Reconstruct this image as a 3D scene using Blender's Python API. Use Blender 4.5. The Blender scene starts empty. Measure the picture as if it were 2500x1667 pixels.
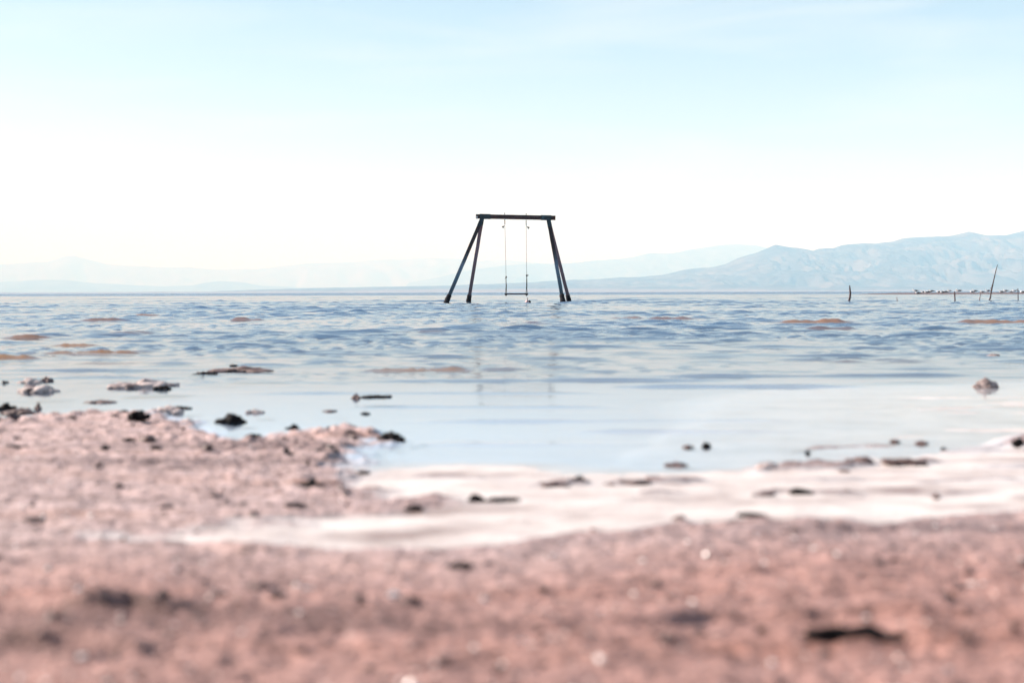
import bpy, bmesh, math, random
import numpy as np
from mathutils import Vector, Matrix

R = math.radians
scn = bpy.context.scene
COL = scn.collection

# ------------------------------------------------------------------ camera
CAM_H = 0.36
F_PX = 3472.0                       # focal length in pixels of the 2500 px wide photograph (50 mm on 36 mm)
PITCH = math.atan(119.8 / F_PX)
ROLL = math.atan(0.0028)
fwd = Vector((0, math.cos(PITCH), -math.sin(PITCH)))
r0 = Vector((1, 0, 0)); u0 = Vector((0, math.sin(PITCH), math.cos(PITCH)))
rt = r0 * math.cos(ROLL) - u0 * math.sin(ROLL)
up = u0 * math.cos(ROLL) + r0 * math.sin(ROLL)
cam = bpy.data.cameras.new('camera'); camo = bpy.data.objects.new('camera', cam); COL.objects.link(camo)
m = Matrix.Identity(4)
for i in range(3):
    m[i][0] = rt[i]; m[i][1] = up[i]; m[i][2] = -fwd[i]
m[2][3] = CAM_H
camo.matrix_world = m
cam.lens = 50; cam.sensor_width = 36; cam.clip_start = 0.05; cam.clip_end = 200000
cam.dof.use_dof = True; cam.dof.focus_distance = 52.0; cam.dof.aperture_fstop = 3.7
scn.camera = camo

# ------------------------------------------------------------------ sky and sun
SUN_EL, SUN_AZ = R(30), R(-75)      # azimuth from straight ahead (+Y), negative = to the left
world = bpy.data.worlds.new('World'); scn.world = world; world.use_nodes = True
wt = world.node_tree; wt.nodes.clear()
def wn(t, **k):
    n = wt.nodes.new(t)
    for a, b in k.items(): setattr(n, a, b)
    return n
sky = wn('ShaderNodeTexSky', sky_type='NISHITA', sun_disc=False, sun_elevation=SUN_EL, sun_rotation=SUN_AZ,
         air_density=1.0, dust_density=0.4, ozone_density=1.5, altitude=0)
tc = wn('ShaderNodeTexCoord')
mp = wn('ShaderNodeMapping'); mp.inputs['Scale'].default_value = (2.2, 1.6, 16)
mp.inputs['Rotation'].default_value = (0, R(2.5), R(20))
nz = wn('ShaderNodeTexNoise'); nz.inputs['Scale'].default_value = 2.0; nz.inputs['Detail'].default_value = 7
nz.inputs['Roughness'].default_value = 0.55; nz.inputs['Distortion'].default_value = 0.4
cr = wn('ShaderNodeValToRGB'); cr.color_ramp.elements[0].position = 0.48; cr.color_ramp.elements[1].position = 0.75
cr.color_ramp.elements[1].color = (0.45, 0.45, 0.45, 1)
mixc = wn('ShaderNodeMix', data_type='RGBA'); 
tint = wn('ShaderNodeMix', data_type='RGBA', blend_type='MULTIPLY'); tint.inputs[0].default_value = 1.0
tint.inputs[7].default_value = (1.06, 1.0, 0.94, 1)
bgn = wn('ShaderNodeBackground'); bgn.inputs['Strength'].default_value = 0.050
wo = wn('ShaderNodeOutputWorld')
mixc.inputs[7].default_value = (5.2, 5.5, 5.6, 1)
L = wt.links.new
L(tc.outputs['Generated'], mp.inputs['Vector']); L(mp.outputs[0], nz.inputs['Vector']); L(nz.outputs['Fac'], cr.inputs[0])
L(cr.outputs[0], mixc.inputs[0]); L(sky.outputs[0], tint.inputs[6]); L(tint.outputs[2], mixc.inputs[6])
L(mixc.outputs[2], bgn.inputs['Color']); L(bgn.outputs[0], wo.inputs[0])

sun = bpy.data.lights.new('sun', 'SUN'); suno = bpy.data.objects.new('sun', sun); COL.objects.link(suno)
sun.energy = 3.5; sun.angle = R(0.5); sun.color = (1.0, 0.975, 0.97)
sd = Vector((math.sin(SUN_AZ) * math.cos(SUN_EL), math.cos(SUN_AZ) * math.cos(SUN_EL), math.sin(SUN_EL)))
suno.rotation_euler = (-sd).to_track_quat('-Z', 'Y').to_euler()
suno.location = sd * 50

vs = scn.view_settings
vs.view_transform = 'Standard'; vs.look = 'None'; vs.gamma = 1.0; vs.use_curve_mapping = False; vs.exposure = 1.88
scn.render.engine = 'CYCLES'
cy = scn.cycles
cy.use_denoising = True; cy.max_bounces = 6; cy.diffuse_bounces = 2; cy.glossy_bounces = 3; cy.transparent_max_bounces = 10
cy.volume_bounces = 0; cy.sample_clamp_indirect = 6.0; cy.use_adaptive_sampling = True; cy.adaptive_threshold = 0.01
cy.caustics_reflective = False; cy.caustics_refractive = False

# ------------------------------------------------------------------ helpers
def ray(px, py):
    return fwd + rt * ((px - 1250) / F_PX) + up * ((833.5 - py) / F_PX)
CO = Vector((0, 0, CAM_H))
def at(px, py, Y):                      # point of the photograph at depth Y
    d = ray(px, py); return CO + d * (Y / d.y)
def onz(px, py, z=0.0):                 # point of the photograph on the level z
    d = ray(px, py); return CO + d * ((z - CAM_H) / d.z)
def upx(Y):                             # metres per photograph pixel at depth Y
    return Y / F_PX

def mat(name, base=(0.5, 0.5, 0.5), rough=0.8, spec=0.5, metallic=0.0):
    mt = bpy.data.materials.new(name); mt.use_nodes = True
    b = mt.node_tree.nodes['Principled BSDF']
    b.inputs['Base Color'].default_value = (*base, 1); b.inputs['Roughness'].default_value = rough
    b.inputs['Specular IOR Level'].default_value = spec; b.inputs['Metallic'].default_value = metallic
    return mt
def noisy(name, c1, c2, scale=10, rough=0.8, bump=0.0, bump_scale=None, stretch=(1, 1, 1), spec=0.4, lo=0.35, hi=0.65, c3=None, coord='Object'):
    mt = mat(name, c1, rough, spec); nt = mt.node_tree; b = nt.nodes['Principled BSDF']
    t = nt.nodes.new('ShaderNodeTexCoord'); mm = nt.nodes.new('ShaderNodeMapping'); mm.inputs['Scale'].default_value = stretch
    n = nt.nodes.new('ShaderNodeTexNoise'); n.inputs['Scale'].default_value = scale; n.inputs['Detail'].default_value = 6
    rp = nt.nodes.new('ShaderNodeValToRGB')
    rp.color_ramp.elements[0].position = lo; rp.color_ramp.elements[0].color = (*c1, 1)
    rp.color_ramp.elements[1].position = hi; rp.color_ramp.elements[1].color = (*c2, 1)
    if c3:
        e = rp.color_ramp.elements.new(min(0.98, hi + 0.08)); e.color = (*c3, 1)
    nt.links.new(t.outputs[coord], mm.inputs[0]); nt.links.new(mm.outputs[0], n.inputs['Vector'])
    nt.links.new(n.outputs['Fac'], rp.inputs[0]); nt.links.new(rp.outputs[0], b.inputs['Base Color'])
    if bump:
        n2 = nt.nodes.new('ShaderNodeTexNoise'); n2.inputs['Scale'].default_value = bump_scale or scale * 4; n2.inputs['Detail'].default_value = 5
        bp = nt.nodes.new('ShaderNodeBump'); bp.inputs['Strength'].default_value = 0.8; bp.inputs['Distance'].default_value = bump
        nt.links.new(mm.outputs[0], n2.inputs['Vector']); nt.links.new(n2.outputs['Fac'], bp.inputs['Height'])
        nt.links.new(bp.outputs[0], b.inputs['Normal'])
    return mt

def mesh_np(name, verts, quads, smooth=True):
    me = bpy.data.meshes.new(name)
    nv, nq = len(verts), len(quads)
    me.vertices.add(nv); me.vertices.foreach_set('co', np.ascontiguousarray(verts, dtype=np.float32).ravel())
    k = quads.shape[1]
    me.loops.add(nq * k); me.loops.foreach_set('vertex_index', np.ascontiguousarray(quads, dtype=np.int32).ravel())
    me.polygons.add(nq); me.polygons.foreach_set('loop_start', np.arange(0, nq * k, k, dtype=np.int32))
    me.polygons.foreach_set('use_smooth', np.full(nq, smooth))
    me.update(calc_edges=True); me.validate()
    return me
def grid_quads(nr, nc):
    a = np.arange(nr * nc).reshape(nr, nc)
    return np.stack([a[:-1, :-1], a[:-1, 1:], a[1:, 1:], a[1:, :-1]], -1).reshape(-1, 4)
def attr(me, name, vals):
    a = me.attributes.new(name, 'FLOAT', 'POINT'); a.data.foreach_set('value', np.asarray(vals, dtype=np.float32).ravel())

def link(name, me, material=None, parent=None):
    o = bpy.data.objects.new(name, me); COL.objects.link(o)
    if material is not None:
        for mm in (material if isinstance(material, (list, tuple)) else [material]): me.materials.append(mm)
    if parent is not None: o.parent = parent
    return o
def tag(o, label=None, cat=None, group=None, kind=None):
    if label: o['label'] = label
    if cat: o['category'] = cat
    if group: o['group'] = group
    if kind: o['kind'] = kind
    return o
def empty(name, loc, label, cat, group=None):
    o = bpy.data.objects.new(name, None); COL.objects.link(o); o.location = loc; o.empty_display_size = 0.2
    return tag(o, label, cat, group)
def bm_obj(name, bm, material, parent=None, smooth=False, origin=None):
    me = bpy.data.meshes.new(name)
    if origin is not None: bmesh.ops.translate(bm, vec=-Vector(origin), verts=bm.verts)
    bm.normal_update()
    if smooth:
        for f in bm.faces: f.smooth = True
    bm.to_mesh(me); bm.free()
    o = link(name, me, material, parent)
    return o

# gradient noise ----------------------------------------------------------
rng = np.random.RandomState(7)
PERM = np.concatenate([rng.permutation(256)] * 2).astype(np.int32)
ANG = rng.rand(256) * 2 * np.pi
GX, GY = np.cos(ANG), np.sin(ANG)
def perlin(x, y):
    x = np.asarray(x, dtype=np.float64); y = np.asarray(y, dtype=np.float64)
    xi = np.floor(x).astype(np.int64); yi = np.floor(y).astype(np.int64)
    xf = x - xi; yf = y - yi; xi &= 255; yi &= 255
    u = xf * xf * xf * (xf * (xf * 6 - 15) + 10); v = yf * yf * yf * (yf * (yf * 6 - 15) + 10)
    def g(ix, iy, fx, fy):
        h = PERM[PERM[ix & 255] + (iy & 255)]; return GX[h] * fx + GY[h] * fy
    a = g(xi, yi, xf, yf); b = g(xi + 1, yi, xf - 1, yf); c = g(xi, yi + 1, xf, yf - 1); d = g(xi + 1, yi + 1, xf - 1, yf - 1)
    return (a + u * (b - a)) * (1 - v) + (c + u * (d - c)) * v
def fbm(x, y, oct=4, gain=0.5):
    s = 0; a = 1.0
    for k in range(oct):
        s = s + a * perlin(x * 2 ** k + 17.3 * k, y * 2 ** k - 9.1 * k); a *= gain
    return s
def sstep(a, b, x):
    t = np.clip((x - a) / (b - a), 0, 1); return t * t * (3 - 2 * t)
def sdist(poly, X, Y):                  # signed distance to a closed polygon, positive inside
    X = np.asarray(X, float); Y = np.asarray(Y, float)
    d2 = np.full(X.shape, 1e9); ins = np.zeros(X.shape, bool)
    n = len(poly)
    for i in range(n):
        x1, y1 = poly[i]; x2, y2 = poly[(i + 1) % n]
        ex, ey = x2 - x1, y2 - y1
        t = np.clip(((X - x1) * ex + (Y - y1) * ey) / (ex * ex + ey * ey + 1e-12), 0, 1)
        d2 = np.minimum(d2, (X - x1 - t * ex) ** 2 + (Y - y1 - t * ey) ** 2)
        c = ((y1 > Y) != (y2 > Y)) & (X < (x2 - x1) * (Y - y1) / ((y2 - y1) if abs(y2 - y1) > 1e-12 else 1e-12) + x1)
        ins ^= c
    d = np.sqrt(d2); return np.where(ins, d, -d)

# ------------------------------------------------------------------ the shore: plan outlines on the ground
def wp(pts, z):
    return [tuple(onz(x, y, z)[:2]) for x, y in pts]
POLY_LEFT = [(-30, 4.6)] + wp([(-900, 1040), (0, 1022), (60, 1010), (150, 1003), (280, 998), (380, 1003), (420, 1016), (480, 1030), (520, 1045),
    (560, 1062), (640, 1068), (680, 1052), (740, 1044), (800, 1038), (870, 1042), (930, 1060), (965, 1073), (900, 1086), (850, 1097),
    (885, 1113), (868, 1130), (895, 1155), (915, 1182), (972, 1203), (1076, 1206), (1141, 1213), (1264, 1220), (1200, 1232), (1050, 1244),
    (900, 1258), (700, 1276), (500, 1292), (330, 1302), (200, 1320), (0, 1345), (-900, 1420)], 0.008) + [(-30, 1.6)]
POLY_FRONT = [(-30, 2.6)] + wp([(-900, 1370), (0, 1315), (200, 1309), (290, 1308), (440, 1318), (700, 1323), (900, 1333), (1050, 1333), (1200, 1322), (1300, 1305),
    (1400, 1296), (1500, 1288), (1600, 1272), (1660, 1258), (1734, 1268), (1850, 1256), (1940, 1268), (2040, 1243), (2120, 1270),
    (2250, 1258), (2350, 1248), (2500, 1235), (3400, 1195)], 0.013) + [(30, 3.0), (30, -20), (-30, -20)]
POLY_SALT = wp([(780, 1165), (890, 1153), (1000, 1146), (1130, 1142), (1270, 1140), (1350, 1150), (1500, 1158), (1600, 1162), (1720, 1156),
    (1850, 1146), (1960, 1130), (2060, 1128), (2250, 1115), (2400, 1100), (2500, 1092), (3400, 1040)], 0.0) + [(30, 5.5), (30, 1.8)] + \
    wp([(2500, 1330), (1200, 1400), (200, 1380), (240, 1296), (700, 1262), (860, 1200)], 0.0)
POLY_FILM = wp([(1500, 1170), (1560, 1100), (1650, 1060), (1720, 1040), (1740, 1000), (1800, 965), (1950, 945), (2200, 938), (2500, 930), (3400, 925)], 0.0) + [(30, 6), (30, 3)] + \
    wp([(2500, 1150), (2000, 1160)], 0.0)
POLY_BANK = wp([(2440, 1068), (2470, 1060), (2520, 1052), (3000, 1030), (3000, 1085), (2550, 1092), (2470, 1090), (2400, 1085)], 0.004)

SCARPS = [  # (points of the foot in the photograph, drop)
    ([(-400, 1560), (0, 1512), (90, 1515), (200, 1518), (330, 1512), (480, 1508), (620, 1525)], 0.010),
    ([(1250, 1580), (1400, 1560), (1560, 1552), (1800, 1548), (2000, 1553), (2250, 1553), (2500, 1560), (2900, 1570)], 0.010),
    ([(430, 1325), (500, 1338), (700, 1346), (760, 1352)], 0.006),
    ([(1000, 1378), (1090, 1388), (1160, 1390), (1300, 1385)], 0.007),
    ([(1850, 1280), (1960, 1300), (2150, 1290), (2350, 1300)], 0.006),
    ([(-300, 1430), (100, 1420), (300, 1428), (420, 1440)], 0.005), ([(700, 1440), (900, 1452), (1060, 1462), (1200, 1458)], 0.006),
    ([(1500, 1400), (1750, 1412), (2000, 1405), (2300, 1420)], 0.005), ([(-200, 1610), (150, 1598), (500, 1606), (800, 1615)], 0.008),
    ([(1700, 1480), (2000, 1488), (2300, 1470)], 0.005), ([(500, 1560), (800, 1570), (1050, 1575)], 0.006), ([(1900, 1630), (2200, 1622), (2600, 1632)], 0.007),
    ([(900, 1660), (1200, 1640), (1500, 1662), (1800, 1650)], 0.008),
]
SC_W = [(np.array([onz(x, y, 0.02)[0] for x, y in p]), np.array([onz(x, y, 0.02)[1] for x, y in p]), a) for p, a in SCARPS]

BARS = [  # low brown mud bars in and along the pale strip: (points, half width, height)
    ([(1285, 1190), (1340, 1184), (1400, 1180), (1460, 1181)], 0.030, 0.010), ([(1475, 1180), (1560, 1180), (1640, 1176), (1730, 1170)], 0.026, 0.009),
    ([(1845, 1148), (1885, 1141), (1950, 1140), (2030, 1140), (2085, 1135), (2135, 1131)], 0.040, 0.011), ([(2150, 1130), (2230, 1131), (2320, 1128)], 0.024, 0.008),
    ([(1540, 1208), (1620, 1206), (1700, 1206)], 0.018, 0.006), ([(1830, 1212), (1900, 1206), (2000, 1210), (2110, 1206)], 0.022, 0.006),
    ([(2150, 1208), (2290, 1214), (2420, 1206)], 0.018, 0.005), ([(1620, 1136), (1690, 1136)], 0.03, 0.008), ([(1900, 1100), (2050, 1086), (2180, 1082), (2280, 1084)], 0.03, 0.005),
    ([(1000, 1163), (1120, 1168), (1250, 1170)], 0.012, 0.004), ([(2230, 1180), (2350, 1176), (2480, 1170)], 0.02, 0.004)]
BAR_W = [(np.array([onz(x, y, 0.004)[0] for x, y in p]), np.array([onz(x, y, 0.004)[1] for x, y in p]), w, h) for p, w, h in BARS]
def bar_fields(X, Y):
    zb = np.zeros_like(X); k = np.zeros_like(X)
    for bx_, by_, w, h in BAR_W:
        yl = np.interp(X, bx_, by_) + 0.03 * perlin(X * 7, X * 0 + h * 900)
        n = fbm(X * 9 + h * 500, Y * 20, 3)
        d = np.abs(Y - yl) / (w * (1 + 0.8 * n))
        f = np.clip(1.15 - d, 0, 1) * sstep(bx_[0] - 0.03, bx_[0] + 0.06, X) * (1 - sstep(bx_[-1] - 0.06, bx_[-1] + 0.03, X)) * np.clip(0.75 + 1.1 * n, 0, 1)
        f = f * (d > 0)
        zb = np.maximum(zb, h * sstep(0, 0.8, f)); k = np.maximum(k, sstep(0.05, 0.45, f))
    return zb, k
def ground_fields(X, Y):
    w1 = fbm(X * 3.1 + 3, Y * 3.1, 3) * 0.04 + fbm(X * 14, Y * 14 + 5, 2) * 0.012
    wl = fbm(X * 6.5 + 1, Y * 15, 4) * 0.10
    dL = sdist(POLY_LEFT, X + w1 * 0.6, Y + w1 * 0.8) + wl * (Y > 2.0)
    dF = sdist(POLY_FRONT, X + w1 * 0.7, Y - w1 * 1.0)
    dS = sdist(POLY_SALT, X, Y + w1 * 1.2)
    dM = sdist(POLY_FILM, X, Y + w1 * 2)
    dB = sdist(POLY_BANK, X, Y + w1 * 0.6)
    bed = -0.010 - 0.016 * np.clip(Y - 3.6, 0, 8) - 0.006 * np.clip(Y - 11.6, 0, 90)
    zL = np.where(dL > 0, 0.001 + 0.007 * sstep(0, 0.09, dL) + 0.016 * sstep(0.1, 1.0, dL), -0.16 * -dL + 0.001)
    zF = np.where(dF > 0, 0.004 + 0.012 * sstep(0, 0.05, dF) + 0.020 * sstep(0.05, 0.9, dF), 0.004 - 0.35 * -dF)
    zS = np.where(dS > 0, 0.0005 + 0.0065 * sstep(0, 0.30, dS), 0.0005 - 0.045 * -dS) + 0.0016 * fbm(X * 4, Y * 11 + 3, 3) + 0.0013 * fbm(X * 17, Y * 26 + 8, 3)
    zM = np.where(dM > 0, -0.0055 + 0.004 * sstep(0, 0.9, dM), -0.0055 - 0.10 * -dM) + 0.0062 * fbm(X * 2.6 + 9, Y * 8, 4)
    ridge = sstep(0.22, 0.50, fbm(X * 3.2 + 2.2, Y * 13 + 4, 4)) * sstep(0.0, 0.6, X) * (dS > -0.25) * (dF < 0.02)
    zS = zS + 0.0065 * ridge * sstep(-0.2, 0.05, dS)
    barz, bark = bar_fields(X, Y)
    zB = np.where(dB > 0, 0.002 + 0.012 * sstep(0, 0.08, dB), 0.002 + 0.2 * dB)
    z = np.maximum.reduce([bed, zL, zF, zS, zM, zB]) + barz
    body = np.maximum(np.maximum(sstep(-0.01, 0.05, dL), sstep(-0.01, 0.05, dF)), sstep(-0.01, 0.05, dB))
    # lumps of the clayey sand
    l1 = fbm(X * 7 + 11, Y * 7, 3); l2 = fbm(X * 24, Y * 24 + 2, 3); l3 = np.abs(perlin(X * 46, Y * 46)); l4 = perlin(X * 95 + 4, Y * 95)
    z = z + body * (0.0062 * l1 + 0.0056 * l2 + 0.0034 * (0.3 - l3) + 0.0018 * l4)
    edge = np.exp(-np.maximum(dL, 0) / 0.28) * (dL > -0.02) * sstep(2.5, 3.0, Y)
    z = z + edge * body * (0.0105 * np.maximum(l2, -0.12) + 0.008 * np.maximum(0, perlin(X * 30 + 4, Y * 30)) + 0.004 * l3)
    rim = np.exp(-((dL - 0.10) / 0.10) ** 2) * (X > -2.2) * (Y > 2.4)
    z = z + rim * (0.006 * np.maximum(0, perlin(X * 9, Y * 12 + 7)) + 0.004 * np.maximum(0, l2))
    for sx, sy, a in SC_W:
        yl = np.interp(X, sx, sy) + 0.05 * perlin(X * 5 + a * 900, X * 0 + 3.3) + 0.02 * perlin(X * 19, X * 0 + 7.7)
        fade = sstep(0, 0.12, X - sx[0]) * sstep(0, 0.12, sx[-1] - X)
        t = Y - yl
        z = z + fade * a * 1.9 * (0.65 + 0.9 * perlin(X * 8 + 5, X * 0 + a * 100)) * sstep(-0.004, 0.012, t) * np.exp(-np.maximum(t, 0) / 0.16)
    salt = (1 - body) * np.maximum(sstep(-0.25, 0.02, dS), sstep(-0.7, 0.9, dM + 0.25 * fbm(X * 2, Y * 3, 2))) * (1 - 0.72 * ridge)
    salt = salt * (1 - 0.9 * bark)
    body = np.maximum(np.maximum(body, 0.8 * ridge), bark)
    silt = ((1 - body) * sstep(-1.3, -0.6, X + 0.25 * Y * 0.4) * (1 - sstep(5.2, 8.0, Y + perlin(X * .7, Y * .3))))
    wet = np.maximum(1 - sstep(0.0, 0.16, dL), 0) * (dL > -0.3) * 0.0 + np.exp(-np.maximum(dF, 0) / 0.22) * sstep(-0.5, 0.3, X) * np.clip(0.75 + 0.7 * fbm(X * 4, Y * 9, 3), 0, 1)
    wet = np.maximum(wet, 0.9 * bark); silt = silt * (1 - bark) * sstep(2.45, 2.8, Y)
    return z, salt, np.clip(wet, 0, 1), body, silt
def front_field(X, Y): return sstep(-0.05, 0.5, sdist(POLY_FRONT, X, Y))
def ground_z(x, y):
    return float(ground_fields(np.array([x]), np.array([y]))[0][0])

# ------------------------------------------------------------------ ground sheet
yr = [-60, -20, -6, -2, -0.5, 0.3, 0.6]
y = 0.8
while y < 9.5:
    yr.append(y); y *= 1.0048
nfine = len(yr)
while y < 40: yr.append(y); y *= 1.06
while y < 34000: yr.append(y); y *= 1.5
yr = np.array(yr)
uc = np.concatenate([-np.array([40, 12, 5, 2.6, 1.7, 1.3, 1.15, 1.06]), np.linspace(-1, 1, 620), np.array([1.06, 1.15, 1.3, 1.7, 2.6, 5, 12, 40])])
half = 0.42 * np.maximum(yr, 0.4) + 0.35
GXX = uc[None, :] * half[:, None]; GYY = np.repeat(yr[:, None], len(uc), 1)
gz, salt, wet, body, silt = ground_fields(GXX.ravel(), GYY.ravel())
gz = np.where(GYY.ravel() > 100, -0.7, gz)
me = mesh_np('ground', np.stack([GXX.ravel(), GYY.ravel(), gz], -1), grid_quads(len(yr), len(uc)))
attr(me, 'salt', salt); attr(me, 'wet', wet); attr(me, 'body', body); attr(me, 'silt', silt); attr(me, 'front', front_field(GXX.ravel(), GYY.ravel()))

def ground_material():
    mt = mat('clayey_sand', rough=0.8, spec=0.35); nt = mt.node_tree; b = nt.nodes['Principled BSDF']
    N = nt.nodes.new; lk = nt.links.new
    t = N('ShaderNodeTexCoord')
    def noise(scale, detail=5, stretch=None):
        n = N('ShaderNodeTexNoise'); n.inputs['Scale'].default_value = scale; n.inputs['Detail'].default_value = detail
        if stretch:
            mm = N('ShaderNodeMapping'); mm.inputs['Scale'].default_value = stretch
            lk(t.outputs['Object'], mm.inputs[0]); lk(mm.outputs[0], n.inputs['Vector'])
        else: lk(t.outputs['Object'], n.inputs['Vector'])
        return n
    def ramp(src, stops):
        r_ = N('ShaderNodeValToRGB'); els = r_.color_ramp.elements
        while len(els) < len(stops): els.new(0.5)
        for e, (p, c) in zip(els, stops): e.position = p; e.color = (*c, 1)
        lk(src, r_.inputs[0]); return r_
    def mix(fac, a, bb, blend='MIX'):
        x = N('ShaderNodeMix'); x.data_type = 'RGBA'; x.blend_type = blend
        if isinstance(fac, float): x.inputs[0].default_value = fac
        else: lk(fac, x.inputs[0])
        for s, v in ((6, a), (7, bb)):
            if isinstance(v, tuple): x.inputs[s].default_value = (*v, 1)
            else: lk(v, x.inputs[s])
        return x.outputs[2]
    def at_(n):
        a = N('ShaderNodeAttribute'); a.attribute_name = n; return a.outputs['Fac']
    big = noise(2.4, 6, (0.42, 2.5, 1)); mid = noise(14, 6); fine = noise(120, 4); grain = noise(420, 3)
    sand = ramp(mid.outputs['Fac'], [(0.28, (0.22, 0.13, 0.11)), (0.46, (0.43, 0.29, 0.265)), (0.60, (0.54, 0.39, 0.365)), (0.8, (0.66, 0.50, 0.475))]).outputs[0]
    big.inputs['Roughness'].default_value = 0.6; tone = ramp(big.outputs['Fac'], [(0.34, (0.15, 0.105, 0.105)), (0.46, (0.50, 0.375, 0.36)), (0.57, (0.50, 0.36, 0.335)), (0.70, (0.32, 0.165, 0.12))]).outputs[0]
    sand = mix(0.68, sand, tone)
    clod = noise(36, 5, (0.8, 1.25, 1))
    cl = ramp(clod.outputs['Fac'], [(0.33, (0.42, 0.37, 0.36)), (0.47, (0.92, 0.92, 0.92)), (0.62, (1.12, 1.12, 1.13)), (0.75, (1.35, 1.36, 1.38))]).outputs[0]
    sand = mix(0.8, sand, cl, 'MULTIPLY')
    gr = ramp(fine.outputs['Fac'], [(0.30, (0.35, 0.33, 0.33)), (0.5, (0.95, 0.95, 0.95)), (0.70, (1.35, 1.35, 1.38))]).outputs[0]
    sand = mix(0.75, sand, gr, 'MULTIPLY')
    sand = mix(1.0, sand, (0.95, 0.935, 0.92), 'MULTIPLY')
    sand = mix(at_('front'), sand, mix(1.0, sand, (0.775, 0.60, 0.545), 'MULTIPLY'))
    wetc = mix(0.7, sand, (0.16, 0.12, 0.125))
    sand = mix(at_('wet'), sand, wetc)
    st = noise(5, 6, (0.8, 1.7, 1))
    saltc = ramp(st.outputs['Fac'], [(0.30, (0.26, 0.18, 0.155)), (0.40, (0.47, 0.385, 0.35)), (0.6, (0.60, 0.52, 0.48))]).outputs[0]
    saltc = mix(0.5, saltc, ramp(mid.outputs['Fac'], [(0.34, (0.62, 0.55, 0.52)), (0.5, (1.0, 1.0, 1.0)), (0.7, (1.12, 1.12, 1.12))]).outputs[0], 'MULTIPLY')
    mud = ramp(st.outputs['Fac'], [(0.3, (0.20, 0.22, 0.25)), (0.6, (0.30, 0.33, 0.37))]).outputs[0]
    bodym = at_('body')
    base = mix(bodym, mud, sand)
    base = mix(at_('silt'), base, (0.45, 0.53, 0.62))
    base = mix(at_('salt'), base, saltc)
    lk(base, b.inputs['Base Color'])
    rr = N('ShaderNodeMapRange'); rr.inputs['To Min'].default_value = 0.75; rr.inputs['To Max'].default_value = 0.38
    lk(at_('salt'), rr.inputs[0]); lk(rr.outputs[0], b.inputs['Roughness'])
    add = N('ShaderNodeMath'); add.operation = 'MULTIPLY_ADD'; add.inputs[1].default_value = 2.0
    lk(fine.outputs['Fac'], add.inputs[0]); lk(grain.outputs['Fac'], add.inputs[2])
    bs = N('ShaderNodeMapRange'); bs.inputs['To Min'].default_value = 0.0015; bs.inputs['To Max'].default_value = 0.006
    lk(bodym, bs.inputs[0])
    bp = N('ShaderNodeBump'); bp.inputs['Strength'].default_value = 0.7
    lk(bs.outputs[0], bp.inputs['Distance']); lk(add.outputs[0], bp.inputs['Height']); lk(bp.outputs[0], b.inputs['Normal'])
    return mt
ground = link('ground', me, ground_material()); tag(ground, 'pinkish brown sandy shore with a pale salt strip running into the lake bed', None, None, 'structure')

# ------------------------------------------------------------------ water
wr = np.random.RandomState(21)
def wave_group(n, l0, l1, spread):
    g = []
    for i in range(n):
        lam = l0 * (l1 / l0) ** wr.rand(); th = wr.normal(R(6), R(spread)); k = 2 * np.pi / lam
        g.append((k * math.sin(th), k * math.cos(th), lam ** 0.6, wr.rand() * 6.283, lam))
    nrm = math.sqrt(sum(c[2] ** 2 for c in g) / 2)
    return [(a, b, c / nrm, d, e) for a, b, c, d, e in g]
# (components, crest height, crest threshold): flat bright troughs with narrow crests, as on a breezy shallow lake
GROUPS = [(wave_group(30, 0.09, 0.20, 24), 0.0050, 0.9), (wave_group(36, 0.19, 0.42, 17), 0.0088, 1.1), (wave_group(18, 0.5, 1.4, 15), 0.0066, 1.05)]
CRESTS = []     # (x0, x1, row, height, crest half width): single swell crests seen in the photograph
for x0, x1, py, hgt, s in [
    (105, 345, 864, .030, .085), (125, 240, 845, .030, .09), (-60, 95, 876, .026, .08), (10, 125, 826, .030, .11), (200, 285, 785, .040, .20),
    (280, 350, 815, .030, .15), (325, 390, 771, .040, .22), (560, 650, 783, .045, .20), (170, 360, 888, .012, .06), (1230, 1330, 791, .045, .18),
    (1490, 1570, 778, .05, .22), (1580, 1720, 780, .05, .22), (1880, 2090, 789, .05, .18), (2330, 2540, 789, .05, .18), (1960, 2100, 804, .03, .16),
    (880, 1165, 906, .020, .055), (1180, 1300, 903, .012, .05), (2000, 2110, 884, .018, .07), (2150, 2280, 882, .012, .07), (1000, 1100, 812, .03, .15),
    (1000, 1960, 1028, .0042, .022), (1400, 1960, 1054, .0036, .020), (600, 1500, 961, .0035, .03), (850, 1500, 993, .0030, .028), (1000, 1600, 1084, .0018, .03),
    (900, 1800, 930, .006, .04), (300, 800, 915, .004, .04), (1500, 2100, 945, .006, .05), (0, 420, 905, .006, .05), (1600, 2400, 918, .008, .05)]:
    a = onz(x0, py); c = onz(x1, py); CRESTS.append((a.x, c.x, 0.5 * (a.y + c.y), hgt * (0.85 if hgt > 0.011 else 1.5), s * (0.5 if hgt > 0.011 else 0.62 if hgt < 0.0044 else 0.42)))
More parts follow.
